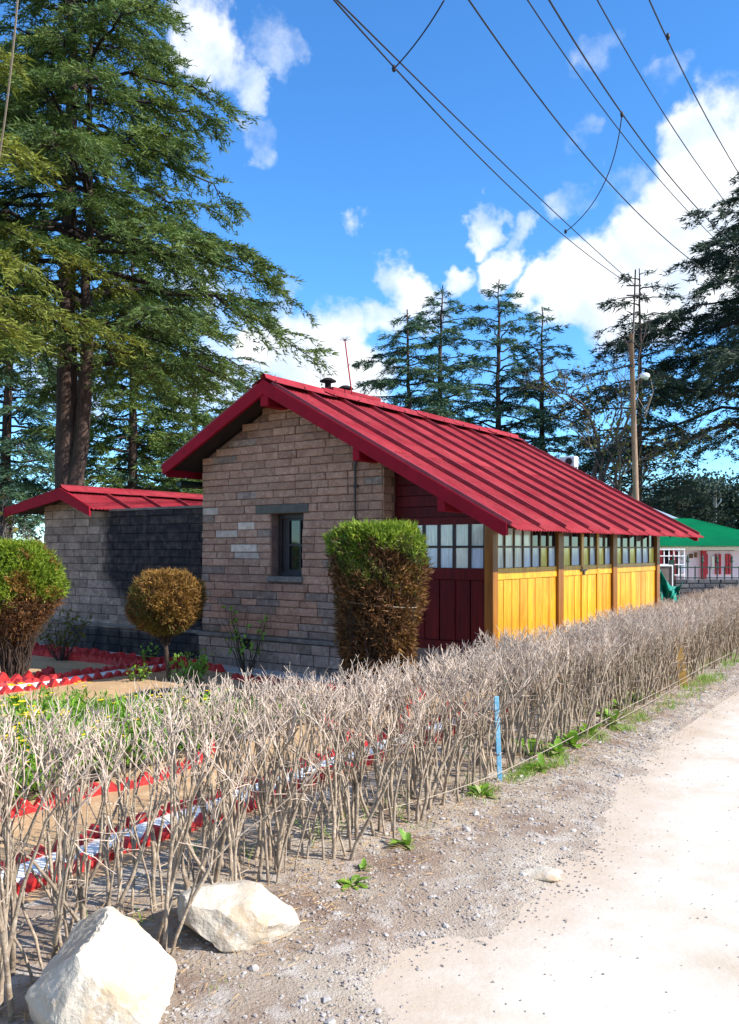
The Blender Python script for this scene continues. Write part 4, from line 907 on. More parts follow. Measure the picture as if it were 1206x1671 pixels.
# ------------------------------------------------------------------ verge scatter: pebbles, straw, grass, weeds
def pebbles(n, seed, sizes, area, name, label, m):
    r = np.random.default_rng(seed); t = (1 + 5 ** .5) / 2
    iv = np.array([(-1,t,0),(1,t,0),(-1,-t,0),(1,-t,0),(0,-1,t),(0,1,t),(0,-1,-t),(0,1,-t),(t,0,-1),(t,0,1),(-t,0,-1),(-t,0,1)]) / 1.9
    it = np.array([(0,11,5),(0,5,1),(0,1,7),(0,7,10),(0,10,11),(1,5,9),(5,11,4),(11,10,2),(10,7,6),(7,1,8),(3,9,4),(3,4,2),(3,2,6),(3,6,8),(3,8,9),(4,9,5),(2,4,11),(6,2,10),(8,6,7),(9,8,1)])
    S, O = area(r, n); Z = verge_z(S, O); n = len(S); sz = r.uniform(*sizes, n) * r.uniform(.5, 1, n) ** 1.5
    X = H0.x + SH.x * S + NH.x * O; Y = H0.y + SH.y * S + NH.y * O
    sc = sz[:, None] * r.uniform(.6, 1.2, (n, 3)) * np.array([1, 1, .65]); V = iv[None] * (1 + .15 * r.normal(size=(n, 12, 1))) * sc[:, None, :]
    a = r.uniform(0, 6.28, n); c, s_ = np.cos(a), np.sin(a); Vx = V[..., 0] * c[:, None] - V[..., 1] * s_[:, None]; Vy = V[..., 0] * s_[:, None] + V[..., 1] * c[:, None]
    V = np.stack([Vx + X[:, None], Vy + Y[:, None], V[..., 2] + (np.maximum(Z, .007) + sz * .15)[:, None]], -1).reshape(-1, 3)
    T = (it[None] + (np.arange(n) * 12)[:, None, None]).reshape(-1, 3)
    tag(link(name, np_mesh(name, V, T), m), label, 'gravel', kind='stuff')
def verge_area(r, n):
    S = r.uniform(-4.6, 9, n) ; e = np.interp(S, ES, EO); O = e + (0.15 - e) * r.uniform(-.06, 1, n) ** 1.1; return S, O
pebbles(15000, 1, (.004, .015), verge_area, 'gravel', 'loose grey gravel scattered over the verge', M_peb)
pebbles(320, 2, (.012, .032), verge_area, 'small_stones', 'small pale stones lying on the verge', mat('pale_stones', (.52, .48, .43, 1), (.33, .30, .28, 1), scale=9, rough=.9))
def road_area(r, n):
    S = r.uniform(-5, 9, n); e = np.interp(S, ES, EO); O = e - np.abs(r.normal(size=n)) * 1.2; return S, O
def edge_area(r, n):
    S = r.uniform(-5, 10, n); e = np.interp(S, ES, EO); return S, e + r.normal(size=n) * .13
pebbles(5000, 4, (.003, .011), edge_area, 'edge_gravel', 'gravel strewn along the broken edge of the road', M_peb)
pebbles(1400, 3, (.002, .008), road_area, 'road_grit', 'dark grit sprinkled over the pale road', M_peb)
def strew(n, seed, smin, smax, omin, omax, L, name, label, m, lift=.02):
    r = np.random.default_rng(seed); S = r.uniform(smin, smax, n); O = omin + (omax - omin) * r.beta(2, 2, n); Z = verge_z(S, O) + .006
    pos = np.stack([H0.x + SH.x * S + NH.x * O, H0.y + SH.y * S + NH.y * O, Z + r.uniform(0, lift, n)], 1); d = r.normal(size=(n, 3)) * np.array([1, 1, .12])
    tag(link(name, np_mesh(name, *needles(pos, d, r.uniform(.4, 1.2, n) * L, .004, r)), m), label, 'litter', kind='stuff')
strew(9000, 5, -4.6, 6, -.55, .75, .07, 'dry_litter', 'reddish dry needles and straw under the hedge', M_straw)
def tuft(S, O, n, h, r):
    p = hp(S, O, 0); b = np.zeros((n, 3)); b[:, 0] = p.x + r.normal(size=n) * .05; b[:, 1] = p.y + r.normal(size=n) * .05; b[:, 2] = .018
    return needles(b, r.normal(size=(n, 3)) * .45 + np.array([0, 0, 1]), r.uniform(.5, 1.2, n) * h, .007, r)
def grass_tuft(label, x, y, n, h):
    s_, o_ = hs(G(x, y)); r = np.random.default_rng(int(x)); tag(link('grass_tuft', np_mesh('grass_tuft', *tuft(s_, o_, n, h, r)), M_grass), label, 'grass', 'grass tufts by the hedge')
acc = Acc(); gr = np.random.default_rng(31)
for (x, y, n, h) in [(855,1272,90,.11),(875,1262,80,.10),(838,1280,60,.1),(905,1255,60,.09),(920,1242,50,.08),(790,1300,70,.12),(780,1312,40,.08),(1120,1105,90,.14),(1135,1098,80,.13),(1165,1085,90,.14),(1190,1075,90,.15),(1150,1092,60,.1),(1040,1150,50,.1),(960,1205,40,.08),(575,1455,20,.05),(355,1622,25,.04),(690,1360,20,.05)]:
    acc.add(*tuft(*hs(G(x, y)), n, h, gr))
for i in range(60):
    acc.add(*tuft(gr.uniform(-4.5, 8), gr.uniform(.1, .8), 14, .12, gr))
for i in range(70):
    acc.add(*tuft(gr.uniform(.3, 11), gr.uniform(-.28, .0), 34, .11, gr))
tag(link('grass', acc.mesh('grass'), M_grass), 'thin green grass along the foot of the hedge', 'grass', kind='stuff')
def weed(x, y, n, L, label, m=None):
    p = G(x, y); r = np.random.default_rng(int(x * 3 + y)); e = empty('broadleaf_weed', p, label, 'weed', 'broad-leaved weeds on the verge')
    for i in range(n):
        a = r.uniform(0, 6.28); el = r.uniform(.35, 1.25); d = Vector((math.cos(a) * math.cos(el), math.sin(a) * math.cos(el), math.sin(el))); ln = L * r.uniform(.6, 1.15); w = ln * r.uniform(.12, .2)
        side = d.cross(Vector((0, 0, 1))).normalized(); up = side.cross(d); vs = []; K = 7
        for q in range(K + 1):
            t = q / K; wd = w * (math.sin(math.pi * (t * .86 + .06)) ** .8) * (.25 if t < .12 else 1); c = d * ln * t - Vector((0, 0, ln * .35 * t * t)) + Vector((0, 0, .02))
            vs += [c - side * wd + up * wd * .25, c, c + side * wd + up * wd * .25]
        MB().add(vs, [(q * 3 + j, q * 3 + j + 1, q * 3 + j + 4, q * 3 + j + 3) for q in range(K) for j in (0, 1)]).build('leaf', m or (M_leaf if r.random() < .8 else M_dryleaf), e, True)
WEEDS = [(575,1452,7,.09,'small green weed on the bare verge below the hedge, nearest the boulders'),(592,1428,5,.07,'tiny weed just above another weed on the bare verge'),(665,1388,6,.12,'bright green weed with two upright leaves at the hedge foot left of the blue stake'),
 (786,1306,8,.13,'yellow-green weed just left of the foot of the blue stake'),(862,1240,5,.24,'weed with one long pale leaf right of the blue stake'),(884,1262,5,.16,'weed with a dark upright leaf near the long pale leaf'),(912,1236,8,.16,'low dusty weed in the middle of the verge weeds'),
 (935,1222,8,.18,'broad pale-leaved weed in the row along the hedge'),(962,1204,8,.17,'leafy weed beside the stones at the middle of the row'),(1000,1188,9,.2,'large dock-like weed with pale leaves below the yellow wall'),(1012,1160,8,.18,'weed tucked under the hedge left of the brown stake'),(1038,1152,9,.2,'spreading weed left of the leaning brown stake'),
 (1060,1140,7,.16,'last weed before the leaning brown stake'),(1125,1092,6,.16,'weed in the grass right of the leaning brown stake'),(985,1175,6,.16,'weed with folded leaves between larger weeds below the hedge'),(1190,1072,7,.18,'weed at the far right end of the hedge')]
for w in WEEDS: weed(w[0], w[1], w[2] + 5, w[3] * 1.25, w[4])
for i, (x, y, sx, lab) in enumerate([(885,1432,.11,'flat pale stone set in the edge of the road'),(1095,1112,.11,'grey stone at the foot of the leaning brown stake'),(492,1648,.035,'small grey stone on the verge near the bottom edge'),(318,1492+70,.045,'small white stone in front of the flatter boulder')]):
    pq = G(x, y); import bmesh
    bm = bmesh.new(); bmesh.ops.create_icosphere(bm, subdivisions=3, radius=1); r = np.random.default_rng(i + 50)
    for v in bm.verts:
        q = np.array(v.co); 
        v.co = Vector(q * np.array((sx, sx * .75, sx * .4 if i else sx * .22)) * (1 + .12 * math.sin(q[0] * 4 + i) + .1 * math.sin(q[1] * 5 + q[2] * 3)))
    me = bpy.data.meshes.new('loose_stone'); bm.to_mesh(me); bm.free(); o = link('loose_stone', me, M_rock if i in (0, 3) else M_peb); o.location = (pq.x, pq.y, .02); o.rotation_euler = (0, 0, i); tag(o, lab, 'stone', 'loose stones by the road')

# ------------------------------------------------------------------ trees
def cedar(name, label, base, H, h0, R, nb, nbl, nn, needleL, m, seed, trunk=None, prof=.75, rise=.18, droop=.38, trunks=None, sparse=0, group='cedars', tr=.28, sub=.36, hang=.35, bare=.12, lo_short=.0, needleW=.22):
    rng = np.random.default_rng(seed); root = empty(name, base, label, 'tree', group)
    trunks = trunks or [[(0, 0, -.1), (.03 * rng.normal(), .03 * rng.normal(), H * .3), (.06 * rng.normal(), .06 * rng.normal(), H * .7), (0, 0, H)]]
    tp = []
    for k, t in enumerate(trunks):
        t = np.array(t, float); zz = np.linspace(0, 1, 18); q = np.stack([np.interp(zz, np.linspace(0, 1, len(t)), t[:, c]) for c in range(3)], 1)
        q[1:, :2] += rng.normal(size=(17, 2)) * tr * .08
        rad = tr * (1 - .93 * zz ** .9) * (1.0 if k == 0 else .85); rad[0] *= 1.25; Vt, Qt = tube(q, rad, 12)
        Vt += rng.normal(size=Vt.shape) * tr * .03
        link('trunk', np_mesh('trunk', Vt, Qt, True), M_bark, root); tp.append(q)
    Lb = Acc(); Fo = Acc(); az = rng.uniform(0, 6.28)
    for i in range(nb):
        f = (i + rng.uniform(0, 1)) / nb; f = f ** .92; z = h0 + (H * .985 - h0) * f; q = tp[i % len(tp)]
        c = np.array([np.interp(z, q[:, 2], q[:, 0]), np.interp(z, q[:, 2], q[:, 1]), z])
        az += 2.39996 + rng.normal() * .35; L = R * (1 - f) ** prof * rng.uniform(.6, 1.1) + .22
        if lo_short and f < .2: L *= 1 - lo_short * (1 - f / .2) * rng.uniform(0, 1)
        dh = np.array([math.cos(az), math.sin(az), 0]); rs = rise * (1 + 1.6 * f) + rng.normal() * .07; dr = droop * rng.uniform(.7, 1.25)
        t = np.linspace(0, 1, 9)[:, None]; path = c + dh * L * t + np.array([0, 0, 1]) * L * (rs * t - dr * t ** 2.2) + np.concatenate([np.zeros((1, 3)), rng.normal(size=(8, 3)) * L * .018])
        Lb.add(*tube(path, np.linspace(.010 * L + .018, .006, 9), 6))
        nL = max(4, int(nbl * L / R * rng.uniform(.8, 1.2)) + 3); tt = bare + (1 - bare) * np.sort(rng.uniform(0, 1, nL)) ** .8
        for j, u in enumerate(tt):
            if sparse and rng.random() < sparse: continue
            p = np.array([np.interp(u, t[:, 0], path[:, k]) for k in range(3)]); sg = 1 if j % 2 else -1; an = az + sg * rng.uniform(.5, 1.25)
            l = (L * sub * (1 - .62 * u) + .16) * rng.uniform(.6, 1.2); d2 = np.array([math.cos(an), math.sin(an), rng.normal() * .12 + .06])
            k = 5; v = np.linspace(0, 1, k)[:, None]; pp = p + d2 * l * v - np.array([0, 0, 1]) * l * hang * rng.uniform(.6, 1.5) * v ** 2
            Lb.add(*tube(pp, np.linspace(.008 + .004 * l, .003, k), 3))
            n = max(6, int(nn * (l / (R * sub) + .18))); w = rng.uniform(.08, 1, n) ** .85
            pos = np.stack([np.interp(w, v[:, 0], pp[:, a]) for a in range(3)], 1) + rng.normal(size=(n, 3)) * np.array([.32, .32, .16]) * needleL
            side = np.cross(d2, [0, 0, 1]); s2 = rng.choice([-1, 1], n)[:, None] * side * rng.uniform(.2, 1.0, (n, 1))
            d = d2 * .75 + s2 + rng.normal(size=(n, 3)) * .35 + np.array([0, 0, -.30])
            Fo.add(*needles(pos, d, needleL * rng.uniform(.55, 1.35, n), needleL * needleW * rng.uniform(.6, 1.3, n), rng))
    link('limbs', Lb.mesh('limbs'), M_limb, root); link('crown', Fo.mesh('crown'), m, root); return root
def at(x, d): q = P(x, HY, d); return Vector((q.x, q.y, 0))
def zz(y, d): return EYE + (HY - y) / F * d
b = at(118, 20)
ox = lambda x: (x - 118) / F * 20
cedar('cedar_tree', 'tall twin-trunked cedar with spreading drooping boughs at the left', b, 19.0, 5.9, 6.0, 158, 38, 105, .16, M_cedar, 1, sub=.33, prof=.86, tr=.34, trunks=[[(ox(106), 0, -.1), (ox(108), 0, 4), (ox(112), .0, 9), (ox(120), 0, 14), (ox(125), 0, 19)], [(ox(120), -.05, -.1), (ox(122), -.05, 3), (ox(146), -.1, 5.6), (ox(151), -.1, 9.5), (ox(148), 0, 16.5)]], rise=.10, droop=.30, hang=.5, lo_short=.3, bare=.16)
cedar('cedar_tree', 'bright sunlit cedar reaching in from the left edge of the picture', at(-235, 14.5), 13.5, 5.0, 5.3, 30, 28, 105, .15, M_cedary, 2, prof=.45, tr=.26, rise=.12, droop=.34, hang=.6, sub=.32, bare=.3)
cedar('cedar_tree', 'dark cedar behind the twin-trunked cedar, right of its trunks', at(215, 33), 13.5, 2.2, 4.6, 80, 22, 70, .24, M_cedar, 3, prof=.6, tr=.3, rise=.05, droop=.22, hang=.4, bare=.1)
cedar('cedar_tree', 'dark cedar at the far left edge behind the bare twiggy bush', at(10, 30), 12.5, 2.4, 4.0, 80, 20, 46, .24, M_cedarb, 4, prof=.6, tr=.3, rise=.05, droop=.22, hang=.4, bare=.1)
cedar('cedar_tree', 'cedar just left of the red gable behind the outbuilding roof', at(318, 38), 10.8, 2.0, 4.2, 70, 18, 42, .26, M_cedar, 5, prof=.6, tr=.28, rise=.05, droop=.22, hang=.4, bare=.1)
MID = [(664, 505, 36, 3.5, 'leftmost and bushiest of the four cedars behind the red roof', 70, .0), (722, 466, 37, 3.7, 'second cedar from the left behind the red roof', 74, .05), (815, 456, 38, 4.0, 'tallest cedar behind the red roof with a dark straight trunk', 74, .12), (884, 500, 39, 3.6, 'thin open-branched cedar, rightmost of the four behind the red roof', 58, .34)]
for i, (x, y, d, R, lab, nb, sp) in enumerate(MID):
    cedar('cedar_tree', lab, at(x, d), zz(y, d), 3.4, R * 1.28, int(nb * .8), 20, 62, .22, M_cedarb, 20 + i, prof=.72, tr=.25, rise=.10 + .04 * i, droop=.28, hang=.4, sparse=sp + .12, bare=.16, group='cedars behind the red roof')
cedar('cedar_tree', 'dark slender cedar right behind the wooden lamp pole', at(1043, 34), zz(438, 34), 2.5, 3.3, 46, 14, 36, .24, M_cedard, 31, prof=.45, tr=.2, rise=.06, droop=.22, hang=.5, sparse=.3)
cedar('cedar_tree', 'big dark cedar reaching in from the right edge of the picture', at(1300, 36), zz(335, 36) + 2.0, 6.3, 10.2, 84, 32, 115, .27, M_cedard, 32, prof=.5, tr=.6, rise=.14, droop=.30, hang=.55, bare=.22, sub=.30)
cedar('cedar_tree', 'low dark cedar between the wooden pole and the green roof', at(1105, 44), zz(775, 44), .8, 4.2, 40, 14, 34, .3, M_cedard, 33, prof=.5, tr=.2, rise=.05, droop=.15, hang=.3)
def broad_tree(name, label, base, H, h0, R, n, L, m, seed, group='trees beyond the green roof'):
    rng = np.random.default_rng(seed); root = empty(name, base, label, 'tree', group); T = Acc(); T.add(*tube([(0, 0, -.1), (.1, 0, H * .4), (0, .1, H * .8)], [.2, .14, .04], 8)); pos = []; cl = []
    for i in range(26):
        a = rng.uniform(0, 6.28); q = math.sqrt(rng.uniform(0, 1)); z = rng.uniform(h0, H); rr = R * (1 - .75 * ((z - h0) / (H - h0)) ** 1.5); c = np.array([math.cos(a) * rr * q, math.sin(a) * rr * q, z]); cl.append(c)
        T.add(*tube([(0, 0, min(z, H * .7) * .7), c * np.array([.5, .5, .92]), c], [.07, .04, .012], 5))
    cl = np.array(cl); idx = rng.integers(0, 26, n); p = cl[idx] + rng.normal(size=(n, 3)) * R * .22 * np.array([1, 1, .7])
    link('trunk', T.mesh('trunk', True), M_limb, root); link('crown', np_mesh('crown', *leaves(p, rng.normal(size=(n, 3)), rng.uniform(.6, 1.3, n) * L, rng.uniform(.5, .8, n) * L, rng, .3)), m, root)
broad_tree('leafy_tree', 'distant leafy tree left of the metal lamp post', at(1130, 62), zz(782, 62), .4, 3.2, 7000, .3, M_farleaf, 41)
broad_tree('leafy_tree', 'distant leafy tree behind the metal lamp post', at(1168, 66), zz(788, 66), .4, 3.0, 7000, .3, M_farleaf, 42)
broad_tree('leafy_tree', 'distant dark tree at the right edge beyond the green roof', at(1215, 58), zz(792, 58), .4, 3.0, 7000, .3, M_cedard, 43)
broad_tree('leafy_tree', 'distant low tree just right of the red roof end', at(1080, 60), zz(800, 60), .4, 3.4, 7000, .3, M_farleaf, 44)
def bare_tree(name, label, base, H, seed, r0, m, nleaf=0, spread=.5, leafm=None, levels=4, cat='tree', lz=(0, 99), n0=3, zfork=.3):
    rng = np.random.default_rng(seed); root = empty(name, base, label, cat); T = Acc(); tips = []
    def br(p, d, L, r, lv):
        k = 5; pts = [p]; 
        for _ in range(k): d = d + rng.normal(size=3) * .16 + np.array([0, 0, .05]); d = d / np.linalg.norm(d); pts.append(pts[-1] + d * L / k)
        T.add(*tube(pts, np.linspace(r, r * .55, k + 1), 7 if lv > 2 else 4)); tips.extend(pts[2:])
        if lv > 0:
            for i in range(rng.integers(3, 5)):
                q = pts[rng.integers(2, k + 1)]; br(q, d + rng.normal(size=3) * spread * np.array([1, 1, .6]), L * rng.uniform(.5, .78), r * .5, lv - 1)
    for i in range(n0): br(np.array([rng.normal() * .05, rng.normal() * .05, -.05]), np.array([rng.normal() * .12 * n0 / 2, rng.normal() * .12 * n0 / 2, 1]), H * (.46 if levels > 3 else .5) * rng.uniform(.85, 1.1), r0, levels)
    link('branches', T.mesh('branches', True), m, root)
    if nleaf:
        tp = np.array(tips); tp = tp[(tp[:, 2] > lz[0]) & (tp[:, 2] < lz[1])]; p = tp[rng.integers(0, len(tp), nleaf)] + rng.normal(size=(nleaf, 3)) * .18
        link('leaves', np_mesh('leaves', *leaves(p, rng.normal(size=(nleaf, 3)), .16, .10, rng, .3)), leafm, root)
M_grey = mat('grey_bark', (.13, .095, .085, 1), (.07, .05, .048, 1), scale=4, rough=.9)
M_palebr = mat('pale_bark', (.34, .31, .27, 1), (.2, .18, .16, 1), scale=4, rough=.9)
bare_tree('bare_tree', 'leafless tree with a few yellow-green leaves behind the right end of the roof', at(985, 33), zz(520, 33) * .98, 8, .16, M_grey, 900, .55, M_yleaf, 5, lz=(4.0, 8.0), n0=2)
bare_tree('twiggy_bush', 'pale leafless twiggy bush left of the outbuilding roof', at(20, 18.5), 3.2, 9, .035, M_palebr, 0, .55, None, 4, 'bush', n0=6)
bare_tree('twiggy_bush', 'dark bare bush at the left edge behind the large round conifer', at(5, 16.5), 2.3, 10, .025, M_grey, 300, .55, M_yleaf, 3, 'bush', n0=6)

# ------------------------------------------------------------------ poles and overhead lines
b0 = at(1043, 27); e = empty('lamp_pole', b0, 'weathered brown wooden pole with a street lamp behind the roof', 'pole')
tp = P(1030, 545, 27) - b0; MB().tube([(0, 0, -.1), tp * .5, tp], [.105, .092, .07], 12).build('pole_shaft', M_pole, e, True); lamp_root = e; b_lamp = b0.copy()
h = P(1052, 613, 27) - b0; hb = P(1034, 622, 27) - b0
MB().tube([hb, (hb + h) * .5 + Vector((0, 0, .02)), h + Vector((-.06, 0, .0))], .025, 6).build('lamp_arm', M_galv, e)
MB().sphere((h.x, h.y, h.z), (.17, .11, .10), 12, 8).build('lamp_head', M_wpaint, e, True)
MB().lathe((h.x + .03, h.y, h.z - .14), [(0, 0), (.07, .01), (.1, .07)], 12).build('lamp_glass', M_galv, e, True)
for k in range(3): MB().tube([P(1036, 640 + 14 * k, 27) - b0, P(1052, 668 + 8 * k, 26.8) - b0, P(1066, 640, 26.8) - b0, P(1062, 618, 26.9) - b0], .008, 4).build('loose_wire', M_wirem, e)
for y in (560, 600): MB().lathe((tp.x * .98, tp.y, zz(y, 27)), [(.10, 0), (.115, .0), (.115, .05), (.1, .05)], 12).build('band', M_iron, e)
b0 = at(1167, 46); e = empty('metal_lamp_post', b0, 'pale metal post rising beyond the green roof', 'post'); MB().tube([(0, 0, -.1), (.0, 0, zz(800, 46))], [.10, .085], 10).build('post_shaft', M_galv, e, True)
MB().tube([(0, 0, zz(830, 46)), (.3, 0, zz(818, 46)), (.34, 0, zz(812, 46))], .03, 6).build('bracket', M_galv, e)
FP = at(1330, 30); fpz = 10.2
DP = at(1036, 27); mast0 = tp + Vector((0, 0, -.5)); mast1 = P(1037, 440, 27) - b_lamp
MB().tube([mast0 + Vector((.05, 0, 0)), mast1], [.035, .022], 8).build('mast', M_iron, lamp_root, True)
for y_ in (466, 482): q_ = P(1036, y_, 27) - b_lamp; MB().box((q_.x - .26, q_.y - .02, q_.z - .02), (q_.x + .2, q_.y + .02, q_.z + .02)).build('crossarm', M_iron, lamp_root)
FP = at(1330, 30); e = empty('utility_pole', FP, 'far utility pole carrying the overhead cables, hidden among the right cedar', 'pole'); MB().tube([(0, 0, -.1), (0, 0, fpz + .4)], [.14, .1], 10).build('pole_shaft', M_pole, e, True)
def cable(p0, p1, p2, label, r=.011, n=40):
    """smooth hanging cable through three points (parabola by parameter)"""
    a, b, c = Vector(p0), Vector(p1), Vector(p2); pts = []
    tm = (b - a).length / ((b - a).length + (c - b).length)
    for i in range(n + 1):
        t = i / n; l0 = (t - tm) * (t - 1) / ((0 - tm) * (0 - 1)); l1 = t * (t - 1) / (tm * (tm - 1)); l2 = t * (t - tm) / (1 - tm); pts.append(a * l0 + b * l1 + c * l2)
    o = MB().tube(pts, r, 5).build('power_cable', M_cable, None, True); tag(o, label, 'cable', 'overhead cables')
cable(P(500, -52, 8.6), P(735, 208, 13), P(1031, 466, 27), 'lower of the two leftmost overhead cables that nearly touch')
cable(P(500, -50, 8.7), P(760, 207, 13.2), P(1035, 464, 27), 'upper of the two leftmost overhead cables that nearly touch')
cable(P(735, -45, 9), P(1100, 402, 19.5), FP + Vector((-.5, 0, fpz - .6)), 'overhead cable right of the nearly touching pair')
cable(P(830, -48, 9.2), P(1100, 320, 18), FP + Vector((-.3, 0, fpz - .3)), 'thin overhead cable just left of the one with the clamp', .009)
cable(P(868, -48, 9.3), P(1015, 185, 13.6), FP + Vector((-.15, 0, fpz)), 'overhead cable with a clamp where a branch line hangs', .012)
cable(P(945, -55, 9.5), P(1080, 180, 14), FP + Vector((.15, 0, fpz + .1)), 'second overhead cable from the right', .009)
cable(P(1040, -45, 9.6), P(1115, 118, 13), FP + Vector((.4, 0, fpz + .3)), 'rightmost of the overhead cables', .010)
cable(P(1015, 185, 13.6), P(990, 290, 15), P(923, 378, 17), 'short branch line sagging between two overhead cables', .009)
cable(P(725, 0, 9.2), P(690, 55, 9.9), P(643, 112, 10.8), 'short branch line from the top edge down to the leftmost cable pair', .009)
cable(P(33, -60, 8), P(18, 110, 8.6), P(-14, 330, 9.6), 'pale cable hanging at the upper left edge before the cedars', .010)
for o in [o for o in COL.objects if o.get('label', '').startswith('pale cable')]: o.data.materials[0] = M_wirem
for (x, y, d, lab) in [(643, 112, 10.8, 'small clamp on the leftmost cable pair near the top'), (923, 378, 17, 'small clamp on the leftmost cable pair lower down'), (1015, 187, 13.6, 'small clamp on the cable with the branch line'), (1090, 60, 11.2, 'dark splice on the rightmost overhead cable')]:
    q = P(x, y, d); o = MB().lathe((0, 0, -.04), [(.0, 0), (.02, .005), (.03, .04), (.02, .08), (0, .085)], 8).build('cable_clamp', M_cable, None, True); o.location = q; tag(o, lab, 'clamp', 'clamps on the cables')

# ------------------------------------------------------------------ green-roofed shop, railings and net beyond the cottage
def shop():
    D = 24.0; b0 = at(1150, D); e = empty('green_roofed_shop', b0, 'low pale shop with red pillars under a green tin roof', 'shop')
    X = lambda x, d=D: (x - CX) / F * d - b0.x
    xl, xr = X(1020), X(1300); ez = zz(891, D)
    MB().box((xl + .2, .5, 0), (xr - .2, 4.5, ez + .05)).build('wall', M_pink, e)
    # green roof: corrugated slope up from the eave, hipped at the right
    n = 90; xs = np.linspace(xl - .3, xr + .1, n * 2 + 1); V = []; Q = []
    hipx = X(1128, D + 2.4); rzz = zz(846, D + 2.4)
    for i, x in enumerate(xs):
        w = .018 * (-1) ** i; t = 1 if x < hipx else max(0, 1 - (x - hipx) / (xr + .1 - hipx))
        V += [(x, -.25, ez + w), (x, -.25 + 2.65 * t, ez + (rzz - ez) * t + w)]
    Q = [(2 * i, 2 * i + 2, 2 * i + 3, 2 * i + 1) for i in range(n * 2)]
    rf = link('roof', np_mesh('roof', np.array(V), np.array(Q)), M_groof, e)
    MB().add([(hipx, 2.4, rzz), (xr + .1, -.25, ez), (xr + .1, 5, ez), (hipx, 3.0, rzz), (xl - .3, 2.4, rzz), (xl - .3, 3.0, rzz), (xl - .3, 5, ez)], [(0, 1, 2, 3), (4, 0, 3, 5), (5, 3, 2, 6)]).build('roof_back', M_groof, e)
    MB().add([(X(1040, D + 2.5), 2.42, zz(820, D + 2.5)), (X(1138, D + 2.5), 2.42, zz(859, D + 2.5)), (X(1120, D + 2.5), 2.40, zz(862, D + 2.5)), (X(1040, D + 2.5), 2.40, zz(846, D + 2.5)),
              (X(1040, D + 2.5), 2.6, zz(818, D + 2.5)), (X(1138, D + 2.5), 2.6, zz(857, D + 2.5))], [(0, 1, 2, 3), (0, 4, 5, 1)]).build('ridge_flashing', M_broof, e)
    for x, w in ((1086, 5), (1107, 7), (1158, 7), (1164, 3), (1180, 3), (1186, 3), (1197, 3), (1202, 3)):
        full = w > 4; MB().box((X(x - w / 2), .36 if full else .44, 0 if full else zz(938, D)), (X(x + w / 2), .495, ez - .03 if full else zz(904, D))).build('pillar', M_redp, e)
    for x0, x1, y0, y1, m in ((1077, 1083, 900, 930, M_black), (1091, 1102, 898, 922, M_black), (1112, 1118, 900, 940, M_muntd), (1123, 1128, 904, 914, M_pb), (1135, 1141, 904, 911, M_muntin), (1144, 1148, 902, 910, M_muntin), (1121, 1130, 920, 934, M_pb), (1172, 1177, 908, 930, M_pw)):
        MB().box((X(x0), .46, zz(y1, D)), (X(x1), .497, zz(y0, D))).build('notice', m, e)
    for k in range(9): MB().box((X(1163 + k * 5.4), .44, zz(899, D)), (X(1166 + k * 5.4), .49, zz(895, D))).build('dark_vent', M_black, e)
    MB().box((xl + .1, .30, ez - .12), (xr, .36, ez - .02)).build('fascia', M_wpaint, e)
shop()
def lattice():
    D = 22.5; b0 = at(1095, D); e = empty('white_lattice_screen', b0, 'white painted lattice screen below the green roof beside the yellow wall', 'screen'); X = lambda x: (x - CX) / F * D - b0.x
    for y in (896, 907, 921, 938): MB().box((X(1060), -.02, zz(y + 1, D)), (X(1118), .0, zz(y - .6, D))).build('rail', M_wpaint, e)
    for x in (1064, 1076, 1084, 1092, 1100, 1108, 1117): MB().box((X(x) - .012, .001, 0), (X(x) + .012, .02, zz(895, D))).build('upright', M_wpaint, e)
lattice()
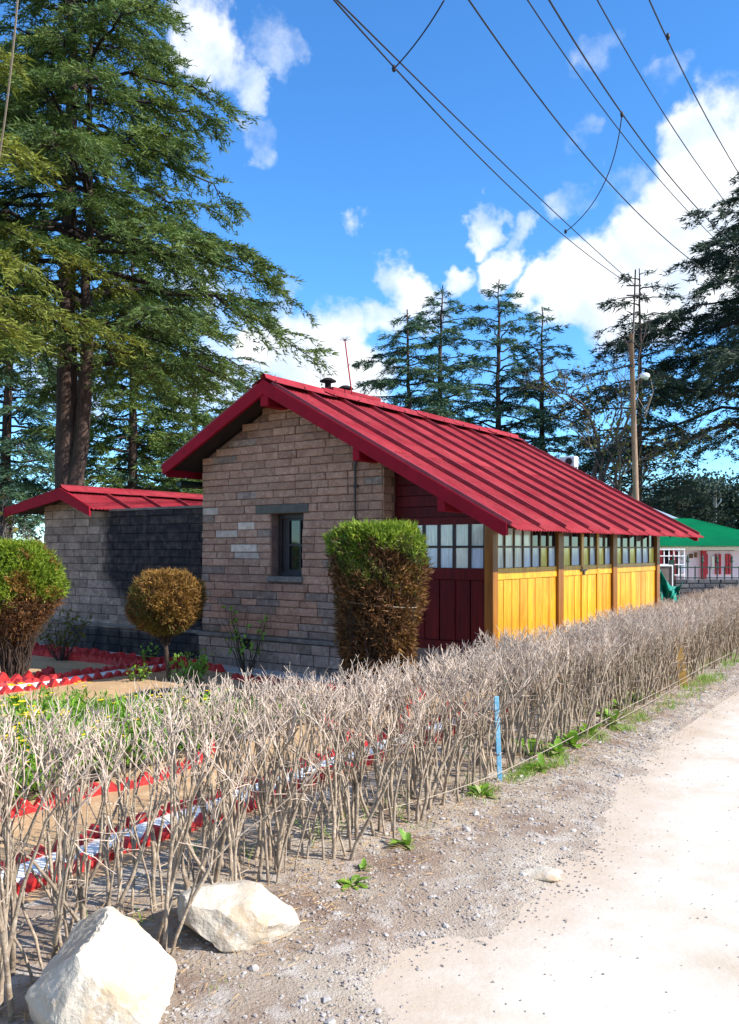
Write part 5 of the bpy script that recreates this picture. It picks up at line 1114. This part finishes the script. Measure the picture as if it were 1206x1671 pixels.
def railing():
    D = 20.0; b0 = at(1160, D); e = empty('iron_railing', b0, 'dark iron railing with spear tips on a rubble wall before the shop', 'railing'); X = lambda x: (x - CX) / F * D - b0.x
    MB().box((X(1098), -.12, 0), (X(1260), .18, zz(946, D))).build('rubble_wall', M_darkst, e)
    r = random.Random(2); z = zz(975, D)
    while z < zz(946, D) - .05:
        x = X(1098)
        while x < X(1255): l = r.uniform(.15, .4); MB().box((x + .01, -.16 + r.uniform(-.01, .02), z + .01), (x + l - .01, -.1, z + .1)).build('stone', M_darkst, e, bevel=.012); x += l
        z += .11
    for y in (926, 943): MB().box((X(1098), -.01, zz(y, D) - .012), (X(1260), .015, zz(y, D) + .012)).build('rail', M_greenp, e)
    for i, x in enumerate(range(1099, 1262, 12)):
        big = i % 2 == 0; z1 = zz(917 if big else 924, D)
        MB().box((X(x) - .012, .016, zz(946, D)), (X(x) + .012, .036, z1)).build('bar', M_greenp, e)
        if big: MB().lathe((X(x), .026, z1 - .02), [(.012, 0), (.045, .03), (.02, .09), (.035, .11), (0, .2)], 6).build('spear_tip', M_greenp, e)
    MB().box((X(1096.5) - .05, -.03, 0), (X(1096.5) + .05, .07, zz(914, D))).build('post', M_greenp, e)
railing()
# grey notice panel and green shade net beside the yellow wall
D = 18.2; b0 = at(1086, D); e = empty('grey_panel', b0, 'grey framed panel between the yellow wall and the green net', 'panel'); X = lambda x: (x - CX) / F * D - b0.x
MB().box((X(1070), 0, .2), (X(1096), .03, zz(924, D))).build('board', mat('grey_board', (.17, .14, .12, 1), (.11, .09, .08, 1), scale=6, rough=.8), e); MB().box((X(1069), -.02, zz(924, D)), (X(1098), .04, zz(921.5, D))).build('frame', M_wpaint, e); MB().box((X(1096.2), -.02, 0), (X(1098), .04, zz(924.1, D))).build('frame', M_wpaint, e)
def net():
    D = 17.2; ctrl = [(1070, 922), (1084, 941), (1096, 957), (1106, 957), (1113, 950)]
    S = np.linspace(0, 1, 40); T = np.linspace(0, 1, 16); V = []
    for s in S:
        x = 1068 + 46 * s; yt = np.interp(x, [c[0] for c in ctrl], [c[1] for c in ctrl])
        for t in T:
            xx = x - 8 * t * s; y = yt + (985 - yt) * t; d = D + .05 * math.sin(s * 34 + t * 3) * (0.4 + t) + .08 * math.sin(s * 11 - t * 5); V.append(P(xx + 1.5 * math.sin(t * 6 + s * 9), y, d))
    i = (np.arange(39)[:, None] * 16 + np.arange(15)[None, :]); Q = np.stack([i, i + 16, i + 17, i + 1], -1).reshape(-1, 4)
    o = link('shade_net', np_mesh('shade_net', np.array([v[:] for v in V]), Q, True), M_tarp); s = o.modifiers.new('thick', 'SOLIDIFY'); s.thickness = .006
    tag(o, 'turquoise green net draped beside the end of the yellow wall', 'net')
net()
